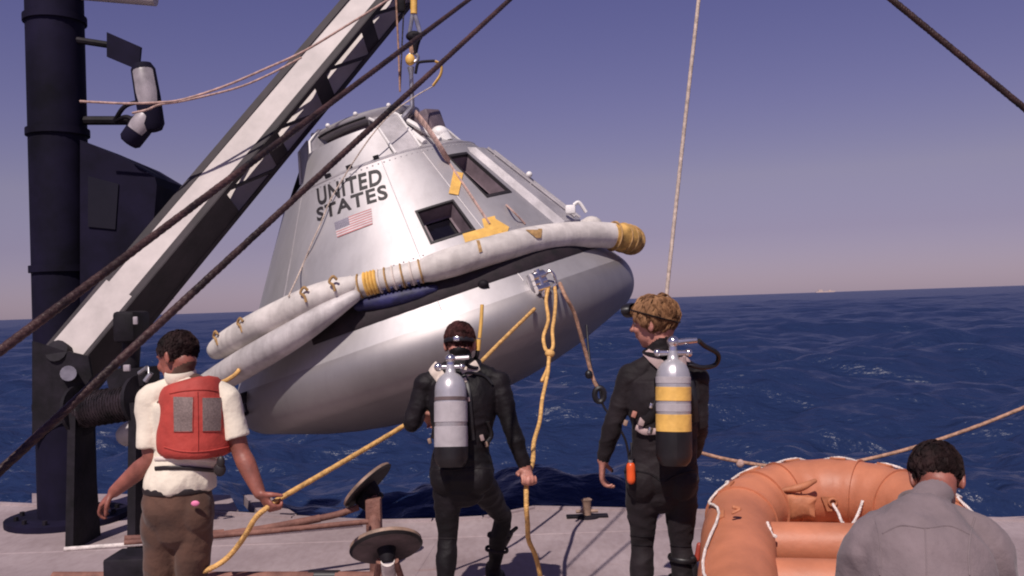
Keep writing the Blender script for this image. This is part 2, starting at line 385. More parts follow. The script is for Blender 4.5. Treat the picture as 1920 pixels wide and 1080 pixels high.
# ------------------------------------------------------------------ deck
def make_deck():
    edge = [G(1940, 975), G(1340, 958), G(1000, 951), G(905, 970), G(812, 975), G(700, 977), G(555, 969), G(400, 960), G(100, 948), G(-80, 940)]
    poly = [(p.x, p.y) for p in edge]
    poly = [(9.0, poly[0][1]), *poly, (-9.0, poly[-1][1]), (-9, -6), (9, -6)]
    mb = MB(); n = len(poly)
    top = [V((x, y, 0)) for x, y in poly]; mb.prism([p - V((0, 0, 1.7)) for p in top], (0, 0, 1.7))
    o = mb.build('deck', [M['deckpaint']], smooth=False); tag(o, 'weathered grey working deck of the recovery ship', None, None, 'structure')
    # a low welded lip along the edge, with the joints between its lengths
    for k in range(len(edge) - 1):
        a, b = edge[k], edge[k + 1]; t = (b - a).normalized(); nn = V((-t.y, t.x, 0))
        L = (b - a).length; m = max(1, int(L / 1.1))
        for i in range(m):
            p, q = a.lerp(b, (i + .01) / m), a.lerp(b, (i + .99) / m)
            lb = MB(); lb.box((p + q) / 2 + nn * (-.035 if nn.y > 0 else .035) + V((0, 0, .008)), ((q - p).length, .055, .016), Matrix.Rotation(math.atan2(t.y, t.x), 3, 'Z'))
            lb.build('edge_strip', M['deckpaint'], o, smooth=False)
    for (x0, y0), (x1, y1) in (((-9, 7.05), (9, 7.22)), ((-9, 5.55), (9, 5.70)), ((-1.35, -2), (-.55, 8.0)), ((1.75, -2), (2.55, 8.0))):
        L_ = math.hypot(x1 - x0, y1 - y0); t_ = V((x1 - x0, y1 - y0, 0)) / L_; n_ = V((-t_.y, t_.x, 0)); wb = MB(); rows = []
        for i in range(int(L_ / .12)):
            c_ = V((x0, y0, 0)) + t_ * (.12 * i); j_ = .003 * noise.noise(c_ * 9); rows.append([c_ - n_ * (.010 + j_) + V((0, 0, -.001)), c_ + V((0, 0, .004 + j_ * .4)), c_ + n_ * (.010 + j_) + V((0, 0, -.001))])
        wb.grid(rows); wb.build('weld_seam', M['deckpaint'], o)
    # lighter landing plates hung outside the edge at left
    t = thing('side_platform', G(470, 962), 'pale steel plates hung outside the deck edge at left, notched in the middle', 'platform')
    for k, px in enumerate(([(60, 925), (431, 928), (447, 957), (60, 949)], [(456, 927), (505, 930), (556, 964), (485, 960)])):
        p = [G(x, y, -.02) for x, y in px]; mb = MB(); mb.prism([q - V((0, 0, .1)) for q in p], (0, 0, .1)); mb.build('plate', M['deckpaint'], t, smooth=False)
    mb = MB(); a, b = G(80, 955, -.1), G(556, 968, -.1); mb.tube([a, b], .03, 8); mb.build('hinge_bar', M['blackm'], t)
    return o
deck = make_deck()

# ------------------------------------------------------------------ the capsule
CC = V((-.720, 8.966, 1.429)); TILT, LEAN = 0.0, .3069; RC, HALF, RS = .29, .568, 4.3      # rounded shoulder radius, cone half angle, shield radius
AX = V((-math.sin(LEAN) * math.cos(TILT), math.sin(TILT), math.cos(LEAN) * math.cos(TILT)))
F0 = V((0, -1, 0)); F0 = (F0 - AX * F0.dot(AX)).normalized(); R0 = AX.cross(F0)
if R0.x < 0: R0 = -R0
T33 = math.tan(HALF)
def prof(h): return 1.956 - RC + RC * math.cos(HALF) - (h - RC * math.sin(HALF)) * T33
def cyl(r, h, a): a = R_(a); return CC + AX * h + (F0 * math.cos(a) + R0 * math.sin(a)) * r
def cp(h, a, off=0.0): return cyl(prof(h) + off * .84, h + off * .54, a)
def rad(a): a = R_(a); return F0 * math.cos(a) + R0 * math.sin(a)
def tan(a): a = R_(a); return -F0 * math.sin(a) + R0 * math.cos(a)
HC = 1.65
def make_capsule():
    t = thing('space_capsule', CC, 'silver cone shaped space capsule marked UNITED STATES hanging from the crane', 'space capsule')
    W1 = (.779, 1.074, 12.9, 27.0); W2 = (1.04, 1.50, 41.0, 54.0)
    az = sorted(set([round(-180 + i * 3.6, 3) for i in range(101)] + [12.9, 27.0, 41.0, 54.0]))
    hs = sorted(set([RC * math.sin(HALF), .3, .45, .6, .70, .779, .87, .97, 1.04, 1.074, 1.2, 1.35, 1.50, 1.58, HC]))
    sk = lambda h, a: any(w[0] < h < w[1] and w[2] < a < w[3] for w in (W1, W2))
    dent = lambda r, h, a: cyl(r + .004 * noise.noise(V((a * .06, h * 3, 1.3))), h, a)
    mb = MB(); mb.lathe([(prof(h), h) for h in hs], dent, az, 0, sk); hull = mb.build('hull', M['silver'], t, ang=60)
    # heat shield and rounded shoulder
    HS = math.sqrt((RS - RC) ** 2 - (1.956 - RC) ** 2); aend = math.degrees(math.atan2(HS, 1.956 - RC))
    pr = [(1.956 - RC + RC * math.cos(R_(x)), RC * math.sin(R_(x))) for x in np.linspace(math.degrees(HALF), -aend, 18)]
    for r in [x for x in (1.3, 1.05, .8, .5, .2, .01) if x < pr[-1][0] - .05]: pr.append((r, HS - math.sqrt(RS ** 2 - r * r)))
    mb = MB(); mb.lathe(pr, dent, az); hs_ = mb.build('heat_shield', M['shieldm'], t, ang=70)
    # shoulder step where the forward section begins
    mb = MB(); mb.tube([cyl(prof(HC) - .004, HC, a) for a in range(-180, 181, 4)], .011, 6); mb.build('shoulder_ring', M['silver2'], t)
    mb = MB(); mb.lathe([(prof(HC) - .004, HC), (.74, HC + .16), (.5, HC + .18)], cyl); mb.build('forward_deck', M['silver'], t)
    # recessed windows
    for (h0, h1, a0, a1), nm in ((W1, 'side_window'), (W2, 'rendezvous_window')):
        fr = MB(); pts = [(h0, a0), (h0, a1), (h1, a1), (h1, a0)]; D = -.13
        def edge(fn):
            out = []
            for k in range(4):
                (p, q), (r, s) = pts[k], pts[(k + 1) % 4]
                for i in range(4): out.append(fn(p + (r - p) * i / 4, q + (s - q) * i / 4))
            return out
        mid = ((h0 + h1) / 2, (a0 + a1) / 2)
        inn = lambda h, a, k=.82: cp(mid[0] + (h - mid[0]) * k, mid[1] + (a - mid[1]) * k, D)
        lip = edge(lambda h, a: cp(mid[0] + (h - mid[0]) * 1.08, mid[1] + (a - mid[1]) * 1.08, .007))
        lip0 = edge(lambda h, a: cp(mid[0] + (h - mid[0]) * 1.08, mid[1] + (a - mid[1]) * 1.08, -.002))
        lip2 = edge(lambda h, a: cp(mid[0] + (h - mid[0]) * .97, mid[1] + (a - mid[1]) * .97, .007))
        lip3 = edge(lambda h, a: cp(mid[0] + (h - mid[0]) * .95, mid[1] + (a - mid[1]) * .95, -.02))
        fr.grid([lip0, lip, lip2, lip3], True); o = fr.build(nm, M['letter'], t)
        rv = MB(); rv.grid([lip3, edge(inn)], True)
        rv.grid([edge(inn), edge(lambda h, a: inn(h, a, .70))], True); rv.build('reveal', M['reveal'], o, ang=30)
        gl = MB(); q = edge(lambda h, a: cp(mid[0] + (h - mid[0]) * .72, mid[1] + (a - mid[1]) * .72, D - .012)); gl.add(q, [tuple(range(len(q)))]); gl.build('pane', M['glass'], o, smooth=False)
    # raised hatch fairing on the far right flank with rails
    mb = MB(); rows = []
    for h in (.56, .60, .95, 1.3, 1.52, 1.58):
        o_ = .0 if h in (.56, 1.58) else .05
        rows.append([cp(h, a, o_ if 60 < a < 112 else -.004) for a in (58, 61, 70, 80, 90, 100, 111, 114)])
    mb.grid(rows); mb.build('hatch_fairing', M['silver2'], t, ang=30)
    for a in (72, 86):
        mb = MB(); mb.tube([cp(h, a, .065) for h in (.62, .9, 1.2, 1.5)], .014, 6)
        for h in (.68, 1.05, 1.42): mb.tube([cp(h, a, .03), cp(h, a, .07)], .012, 6)
        mb.build('hand_rail', M['silver2'], t)
    # panel seams and rivet lines on the cone
    for h, a0, a1 in ((.66, -85, 11),):
        mb = MB(); mb.tube([cp(h, a, .0005) for a in np.linspace(a0, a1, 24)], .0035, 4); mb.build('panel_seam', M['silver2'], t)
    for a in (-42, 8, 30):
        mb = MB(); mb.tube([cp(h, a, .0005) for h in np.linspace(.24, HC - .02, 14)], .0035, 4); mb.build('panel_seam', M['silver2'], t)
    for h in (HC - .035, .70):
        mb = MB()
        for a in np.arange(-96, 120, 3.0):
            if h < 1 and (11 < a < 29): continue
            c = cp(h, a, .002); u, w = tan(a), (AX * math.cos(HALF) - rad(a) * math.sin(HALF)); r_ = .0085
            mb.add([c + u * r_, c + w * r_, c - u * r_, c - w * r_, c + rad(a) * .006], [(0, 1, 4), (1, 2, 4), (2, 3, 4), (3, 0, 4)])
        o = mb.build('rivets', M['silver2'], t, smooth=False); o['kind'] = 'stuff'
    # forward section: tunnel, gussets, bay covers, docking ring
    mb = MB(); mb.lathe([(.48, HC - .05), (.48, 2.10)], cyl); mb.build('tunnel', M['reveal'], t)
    mb = MB(); mb.lathe([(.46, 2.08), (.52, 2.08), (.56, 2.11), (.565, 2.165), (.53, 2.19), (.46, 2.185), (.44, 2.17), (.44, 2.08), (.46, 2.08)], cyl); mb.build('docking_ring', M['silver'], t, ang=50)
    for gi, ga in enumerate((-58, 24, 112, 202)):
        hw = .16 if gi == 0 else .12
        pf = [(.48, HC + .1), (.73, HC + .155), (.64, 2.11), (.52, 2.2), (.48, 2.2)] if gi == 0 else [(.48, HC), (.925, HC + .015), (.67, 2.05), (.58, 2.10), (.48, 2.10)]
        poly = [cyl(r, h, ga) - tan(ga) * hw for r, h in pf]
        mb = MB(); mb.prism(poly, tan(ga) * hw * 2); g = mb.build('gusset', M['silver2'], t, smooth=False)
        fl = MB()
        for s in (-1, 1):
            fl.tube([cyl(r + .006, h, ga) + tan(ga) * hw * s for r, h in pf[1:4]], .013, 6)
        fl.build('flange', M['whitep'], g)
    for a0, a1, top in ((-45, 15, 2.0), (-128, -74, 1.95), (124, 190, 2.0), (214, 230, 2.0)):
        mb = MB(); aa = list(np.linspace(a0, a1, 14))
        mb.lathe([(.935, HC + .006), (.915, HC + .03), (.715, top), (.67, top + .01), (.67, top - .02), (.80, HC + .12)], cyl, aa); mb.build('bay_cover', M['silver'], t, ang=40)
    for a in (-22, -9, 6):
        mb = MB(); c = cyl(prof(HC) - .012, HC + .03, a); mb.box(c, (.05, .03, .035), Matrix((tan(a), rad(a), AX)).transposed()); mb.build('latch', M['blackm'], t, smooth=False)
    # gear in the open bay
    mb = MB(); mb.tube([cyl(.90, HC + .05, 36), cyl(.56, 2.06, 36)], .03, 8); mb.tube([cyl(.88, HC + .06, 49), cyl(.54, 2.07, 46)], .026, 8); mb.build('bay_strut', M['whitep'], t)
    mb = MB(); mb.box(cyl(.66, HC + .26, 66), (.26, .22, .3), Matrix((tan(62), rad(62), AX)).transposed(), bev=.03); mb.build('parachute_can', M['reveal'], t)
    mb = MB(); mb.ell(cyl(.80, HC + .14, 58), (.085, .085, .075)); mb.tube([cyl(.82, HC + .04, 58), cyl(.80, HC + .14, 58)], .08, 14); mb.build('beacon_dome', M['whitep'], t)
    mb = MB(); mb.tube([cyl(.57, 2.13, a) for a in range(-70, 20, 10)], .012, 6); mb.build('ring_wiring', M['blackm'], t)
    for a in (-52, -28, 2, 36):
        mb = MB(); mb.ell(cyl(.55, 2.19, a), .022, nu=10, nv=6); mb.build('ring_stud', M['whitep'], t)
    # white aerial fittings near the right edge
    mb = MB(); b0 = cp(.65, 66, .12); mb.box(b0, (.09, .07, .08), bev=.015); mb.tube(spline([b0 + V((.03, 0, .04)), b0 + V((.08, 0, .06)), b0 + V((.14, 0, -.03))]), .016, 8); mb.build('aerial_fitting', M['whitep'], t)
    mb = MB(); mb.ell(cp(1.15, 84, .09), .03); mb.build('rail_knob', M['whitep'], t)
    # lifting and towing fittings on the shoulder
    v0 = cyl(1.905, .19, 32.4)
    mb = MB(); fr = Matrix((tan(32.4), rad(32.4), AX)).transposed()
    mb.box(v0, (.14, .05, .16), fr, bev=.012); o = mb.build('tow_fitting', M['steel'], t)
    mb = MB()
    for k, s in ((.05, .036), (.0, .03), (-.05, .038)): mb.tube([v0 + AX * k - tan(32) * .06 + rad(32) * .045, v0 + AX * k + tan(32) * .06 + rad(32) * .045], s, 12)
    mb.tube([v0 + AX * -.12 + rad(32) * .05, v0 + AX * .1 + rad(32) * .05], .028, 10)
    mb.tube(spline([v0 + tan(32) * .06 + AX * .03, v0 + tan(32) * .13 + AX * .05 + rad(32) * .05, v0 + tan(32) * .14 - AX * .05 + rad(32) * .05, v0 + tan(32) * .07 - AX * .1]), .012, 8); mb.build('valve_cluster', M['chrome'], o)
    mb = MB(); p0 = cyl(1.82, .32, 20.0); mb.ell(p0, (.045, .04, .035), nu=12, nv=8); mb.tube([p0, p0 + AX * -.05 + tan(16) * .03], .016, 8); mb.build('small_fitting', M['blackm'], t)
    p0 = cyl(1.94, .108, -55.8)
    mb = MB(); mb.box(p0, (.07, .06, .09), Matrix((tan(-52), rad(-52), AX)).transposed(), bev=.01)
    mb.tube(spline([p0 + rad(-52) * .03 + AX * .03, p0 + rad(-52) * .12 - AX * .0, p0 + rad(-52) * .12 - AX * .11, p0 + rad(-52) * .03 - AX * .13, p0 + rad(-52) * .01 - AX * .05]), .016, 8); mb.build('pad_eye', M['blackm'], t)
    # lettering
    def text(body, bl, br, tr, tl):
        cu = bpy.data.curves.new('t', 'FONT'); cu.body = body; cu.size = 1; cu.offset = .026; cu.resolution_u = 4; cu.space_character = 1.12
        ob = bpy.data.objects.new('t', cu); COL.objects.link(ob); bpy.context.view_layer.update()
        me = bpy.data.meshes.new_from_object(ob.evaluated_get(bpy.context.evaluated_depsgraph_get()))
        bm = bmesh.new(); bm.from_mesh(me)
        bmesh.ops.triangulate(bm, faces=bm.faces[:]); bmesh.ops.subdivide_edges(bm, edges=[e for e in bm.edges if e.calc_length() > .12], cuts=2)
        xs = [v.co.x for v in bm.verts]; ys = [v.co.y for v in bm.verts]; x0, x1 = min(xs), max(xs); y0, y1 = 0.0, max(ys)
        mb = MB(); bm.verts.index_update()
        pts = []
        for v in bm.verts:
            u = (v.co.x - x0) / (x1 - x0); w = (v.co.y - y0) / (y1 - y0)
            h, a = [(bl[i] * (1 - u) + br[i] * u) * (1 - w) + (tl[i] * (1 - u) + tr[i] * u) * w for i in (0, 1)]
            pts.append(cp(h, a, .005))
        mb.add(pts, [[v.index for v in f.verts] for f in bm.faces]); bm.free()
        bpy.data.objects.remove(ob); bpy.data.meshes.remove(me)
        mb.build('lettering', M['letter'], t, smooth=False)
    text('UNITED', (1.455, -27.6), (1.425, 4.6), (1.566, 6.5), (1.610, -29.6))
    text('STATES', (1.317, -27.6), (1.278, 5.0), (1.405, 6.0), (1.432, -28.8))
    # flag
    mb = MB(); fa = lambda u, v: cp(1.098 + .138 * v, (-17.6 + 14.2 * u) * (1 - v) + (-18.8 + 16.2 * u) * v, .005)
    for k in range(13):
        v0_, v1_ = k / 13, (k + 1) / 13; u0 = .40 if k >= 6 else 0
        us = np.linspace(u0, 1, 7)
        mb.grid([[fa(u, v0_) for u in us], [fa(u, v1_) for u in us]], mi=0 if k % 2 == 0 else 2)
    us = np.linspace(0, .40, 5); mb.grid([[fa(u, v) for u in us] for v in np.linspace(6 / 13, 1, 4)], mi=1)
    for r in range(9):
        for c in range(6 if r % 2 == 0 else 5):
            u = .40 * ((c + (.5 if r % 2 == 0 else 1)) / 6); v = 6 / 13 + 7 / 13 * (r + .6) / 9.3
            q = [V(fa(u + dx, v + dy)) + rad(-15) * .002 for dx, dy in ((-.008, 0), (0, -.02), (.008, 0), (0, .02))]
            mb.add(q, [(0, 1, 2, 3)], 2)
    mb.build('flag', [M['flagred'], M['flagblue'], M['flagwhite']], t, smooth=False)
    return t, hull
capsule, hull = make_capsule()
hull_t = bvh(hull)

# ------------------------------------------------------------------ flotation collar
def make_collar():
    t = thing('flotation_collar', cp(.2, 0, .3), 'white inflated flotation collar lashed round the base of the silver capsule', 'flotation collar')
    # front and right tube, wrapping round behind
    def path(px, az, off, h=.5):
        return [P(x, y, cp(h, a, o).y) for (x, y), a, o in zip(px, az, off)]
    rp = path([(806, 504), (846, 492), (892, 478), (950, 462), (1000, 450), (1060, 442), (1110, 440), (1148, 442)], (6, 13, 22, 33, 43, 55, 63, 69), (.12, .12, .12, .12, .13, .19, .26, .34))
    mb = MB(); mb.limb(rp, [.105] + [.115] * 7, (0, 0, 1), 24, (True, False), 5); fr = mb.build('float_tube', M['white'], t, ang=80)
    e1 = P(1180, 449, rp[-1].y + .16); e2 = P(1184, 452, rp[-1].y + .42)
    ep = [rp[-1] + (rp[-2] - rp[-1]) * .1, rp[-1] * .45 + e1 * .55 + V((0, -.03, .0)), e1, e2]
    mb = MB(); mb.limb(ep, [.119, .126, .122, .10], (0, 0, 1), 24, (False, True), 6)
    rows = mb.v
    for i, v in enumerate(mb.v): mb.v[i] = v + (v - CC).normalized() * .014 * noise.noise(v * 9)
    e = mb.build('float_end', M['yellowcloth'], t, ang=80)
    lz = MB()
    es = spline(ep, 4)
    for k in (1, 4, 6, 8, 10):
        c = es[k]; d_ = (es[k + 1] - es[k - 1]).normalized(); u_ = d_.orthogonal().normalized(); w_ = d_.cross(u_)
        lz = MB(); lz.tube([c + (u_ * math.cos(x) + w_ * math.sin(x)) * .128 for x in np.linspace(0, 2 * math.pi, 22)], .009, 6); lz.build('lashing', M['lacing'], e)
    bk = [cp(.48, a, .13) for a in range(100, 290, 8)]
    mb = MB(); mb.limb(bk, [.115] * len(bk), (0, 0, 1), 16, (True, True), 2); mb.build('float_tube', M['white'], t, ang=80)
    # dark band under the tube: fabric with the tube's shadow painted into it
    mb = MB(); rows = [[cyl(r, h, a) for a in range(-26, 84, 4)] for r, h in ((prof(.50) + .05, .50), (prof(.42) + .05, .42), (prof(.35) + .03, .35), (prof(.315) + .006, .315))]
    mb.grid(rows); mb.build('shade_skirt', M['shade_skirt'], t)
    # left half: two drooping tubes side by side
    up = path([(660, 534), (632, 543), (585, 561), (530, 588), (475, 616), (430, 641), (408, 655)], (-6, -13, -21, -31, -42, -53, -58), (.06, .12, .18, .24, .29, .36, .42), .42)
    mb = MB(); mb.limb(up, [.070, .090, .106, .114, .116, .108, .088], (0, 0, 1), 24, (True, True), 4); mb.build('float_tube', M['white'], t, ang=80)
    lo = path([(664, 556), (612, 588), (560, 622), (505, 655), (455, 684), (412, 710), (372, 735), (320, 765), (240, 815)], (-8, -16, -24, -33, -44, -55, -60, -64, -70), (.02, .09, .16, .22, .29, .38, .52, .72, .95), .26)
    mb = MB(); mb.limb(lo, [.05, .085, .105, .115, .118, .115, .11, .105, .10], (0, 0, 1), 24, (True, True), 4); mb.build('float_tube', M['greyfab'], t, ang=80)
    # middle: narrower part with lacing and yellow strap over a blue roll
    mid = path([(640, 546), (690, 533), (740, 521), (806, 505)], (-14, -8, -1, 6), (.10, .10, .10, .10)); ms = spline(mid, 8)
    mb = MB(); mb.limb(mid, [.092] * 4, (0, 0, 1), 20, (True, True), 6); mc = mb.build('lacing_panel', M['white'], t, ang=80)
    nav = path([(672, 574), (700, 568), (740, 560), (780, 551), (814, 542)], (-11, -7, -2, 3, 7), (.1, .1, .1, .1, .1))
    mb = MB(); mb.limb(nav, [.04, .055, .062, .055, .035], (0, 0, 1), 14, (True, True), 3); mb.build('blue_roll_and_shade', M['navycloth'], t, ang=80)
    gap_shade = path([(600, 606), (640, 594), (700, 578), (760, 565), (816, 552)], (-22, -16, -8, 0, 7), (.03, .03, .03, .03, .03))
    mb = MB(); mb.limb(gap_shade, [.05] * len(gap_shade), (0, 0, 1), 12, (True, True), 2); mb.build('blue_roll_and_shade', M['shade_skirt'], t, ang=80)  # second roll, near black: shadow gap under the tubes painted as a solid
    def hoop(k, r, x0, x1, w):
        c = ms[k]; d_ = (ms[min(k + 1, len(ms) - 1)] - ms[max(k - 1, 0)]).normalized(); o_ = V((0, -1, 0)); o_ = (o_ - d_ * o_.dot(d_)).normalized(); u_ = o_.cross(d_); u_ = u_ if u_.z > 0 else -u_
        mb = MB(); mb.tube([c + (o_ * math.cos(x) + u_ * math.sin(x)) * r for x in np.linspace(x0, x1, 10)], w, 5); return mb
    for k in range(2, 24, 2):
        hoop(k, .098, -1.2, 1.2, .0085).build('lacing_loop', M['lacing'] if k % 4 else M['web'], t)
    for k in (8, 9, 10, 11):
        hoop(k, .101, -.95, 1.05, .013).build('yellow_strap', M['yellowtape'], t)
    for k in (13, 15, 17, 19, 21):
        hoop(k, .099, -1.5, -.75, .012).build('blue_tab', M['navycloth'], t)
    # tan tie-downs along the tubes
    tree = bvh(fr)
    for px in ([(893, 452), (899, 452), (904, 472), (898, 474)], [(985, 432), (1012, 432), (1014, 446), (1005, 447)], [(1008, 430), (1016, 430), (1014, 446), (1008, 446)]):
        mb = MB(); drape_px(mb, tree, px, .008, 3, 4, 8); mb.build('tie_down', M['lacing'], t)
    for a, i in ((0, 2), (1, 4), (2, 5), (3, 1)):
        c = up[i]; d = (up[i] - up[i - 1]).normalized(); s = d.cross(V((0, -1, .4))).normalized()
        n_ = V((0, -.85, .53)); n_ = (n_ - d * n_.dot(d)).normalized()
        mb = MB(); mb.tube(spline([c + n_ * .124 - d * .03, c + n_ * .132 + V((0, 0, .030)), c + n_ * .130 + d * .03, c + n_ * .128 + V((0, 0, -.035)), c + n_ * .118 + V((.01, -.01, -.075))]), .011, 6); mb.build('tie_down', M['lacing'], t)
    mb = MB(); p0 = P(455, 690, 7.2); 
    mb.tube(spline([P(453, 688, 7.35), P(440, 703, 7.3), P(420, 715, 7.3), P(398, 722, 7.35)]), .017, 8); mb.build('tie_rope', M['rope_y'], t)
    return t
collar = make_collar()

# yellow tape and the lift strap on the capsule
def make_tape():
    for px in ([(850, 322), (868, 326), (859, 367), (841, 364)], [(867, 440), (935, 421), (943, 437), (872, 456)], [(903, 412), (927, 406), (936, 438), (912, 446)], [(922, 408), (954, 427), (951, 437), (924, 440)]):
        mb = MB(); drape_px(mb, hull_t, px, .010, 5, 4, 8.3); mb.build('tape', M['yellowtape'], capsule)
make_tape()
HK = cyl(.58, 2.04, 46)
def make_rigging():
    # hoisting sling: everything between the crane tip and the capsule
    d = HK.y
    t = thing('hoisting_sling', P(776, -60, d), 'hoisting hook, shackles and yellow strop lifting the capsule by its top', 'hoist')
    mb = MB(); mb.tube([P(776, -60, d), P(776, 26, d)], .032, 10); mb.build('strop', M['yellowtape'], t)
    mb = MB(); mb.tube([P(774, 24, d), P(768, 62, d)], .018, 8); mb.tube([P(777, 24, d), P(788, 62, d)], .02, 8); mb.build('shackle', M['steel'], t)
    mb = MB(); mb.ell(P(776, 68, d), (.075, .05, .05)); mb.tube([P(780, 66, d), P(779, 84, d), P(778, 102, d)], [.06, .035, .02], 10); mb.tube([P(764, 68, d), P(791, 68, d)], .03, 8); mb.build('swivel_hook', M['blackm'], t)
    mb = MB(); mb.tube([P(771, 78, d), P(773, 100, d)], .026, 8); mb.build('hook_pin', M['rope_t'], t)
    mb = MB(); mb.tube([P(775 + 9 * math.cos(x), 108 + 8 * math.sin(x), d) for x in np.linspace(0, 2 * math.pi, 16)], .016, 8); mb.build('ring', M['steel'], t)
    mb = MB(); mb.ell(P(769, 112, d), (.045, .04, .055)); mb.build('quick_release', M['yellowtape'], t)
    mb = MB(); mb.tube([P(770, 126, d), P(771, 140, d), P(773, 200, d), HK], [.034, .02, .022, .026], 10); mb.tube([P(771, 202, d), cyl(.6, 2.0, 36)], .022, 8); mb.build('lift_rod', M['steel'], t)
    mb = MB(); mb.tube(spline([P(779, 138, d), P(783, 120, d), P(790, 116, d), P(815, 114, d)]), .014, 8); mb.build('trip_lever', M['blackm'], t)
    mb = MB(); mb.tube(spline([P(816, 115, d), P(827, 122, d), P(826, 140, d), P(812, 161, d)]), [(.013, .026)] * 37, 8); mb.build('release_handle', M['yellowtape'], t)
    # thin trip line, down the front of the capsule to the collar
    s = [P(811, 162, d), P(780, 180, d - .25), P(735, 212, d - .5)]
    for x, y in ((700, 250), (665, 300), (640, 340), (618, 378), (601, 420), (585, 455), (562, 510)):
        o = V((0, 0, CAMH)); r = ray(x, y).normalized(); h = hull_t.ray_cast(o, r)[0]
        s.append((h - r * .05) if h else P(x, y, cyl(.9, 1.9, 5).y - .12))
    s.append(P(541, 556, 7.15))
    tag(MB().twist(spline(s, 8), .0068, .04, 5, 2).build('trip_line', M['rope_p2']), 'thin yellow line running down the capsule face across its lettering', 'line')
    # tan strap from the hook down the right shoulder
    s = [P(779, 212, d - .1), P(800, 238, d - .35), P(823, 272, d - .55)]
    for x, y in ((842, 305), (855, 325), (880, 362), (905, 400), (918, 420)):
        h = hull_t.ray_cast(V((0, 0, CAMH)), ray(x, y).normalized())[0]; s.append(h - ray(x, y).normalized() * .02 if h else P(x, y, d - .6))
    sp = spline(s, 5)
    tag(MB().tube(sp, [(.034, .008)] * 15 + [(.012, .008)] * (len(sp) - 15), 8).build('lift_strap', M['rope_p']), 'flat tan strap taped down the right shoulder of the capsule', 'strap')
    s = []
    for x, y in ((862, 330), (910, 352), (950, 385), (985, 420)):
        h = hull_t.ray_cast(V((0, 0, CAMH)), ray(x, y).normalized())[0]; s.append(h - ray(x, y).normalized() * .012 if h else P(x, y, 8.3))
    tag(MB().tube(spline(s, 6), .008, 6).build('lanyard', M['rope_p']), 'thin pale lanyard lying on the shaded flank of the capsule', 'line')
    # two thin hoist wires with a small block
    t = thing('tackle_wires', P(748, -40, d), 'pair of thin tackle wires with a black block left of the hook', 'wire')
    mb = MB(); mb.tube([P(740, -60, d - .1), P(747, 90, d - .1), P(750, 172, d - .1)], .009, 6); mb.build('wire', M['rope_t'], t)
    mb = MB(); mb.tube([P(757, 20, d - .05), P(754, 80, d - .05), P(750, 172, d - .1)], .007, 6); mb.build('wire', M['cable'], t)
    mb = MB(); mb.box(P(751, 0, d - .05), (.085, .06, .23), bev=.02); mb.build('block', M['blackm'], t)
make_rigging()

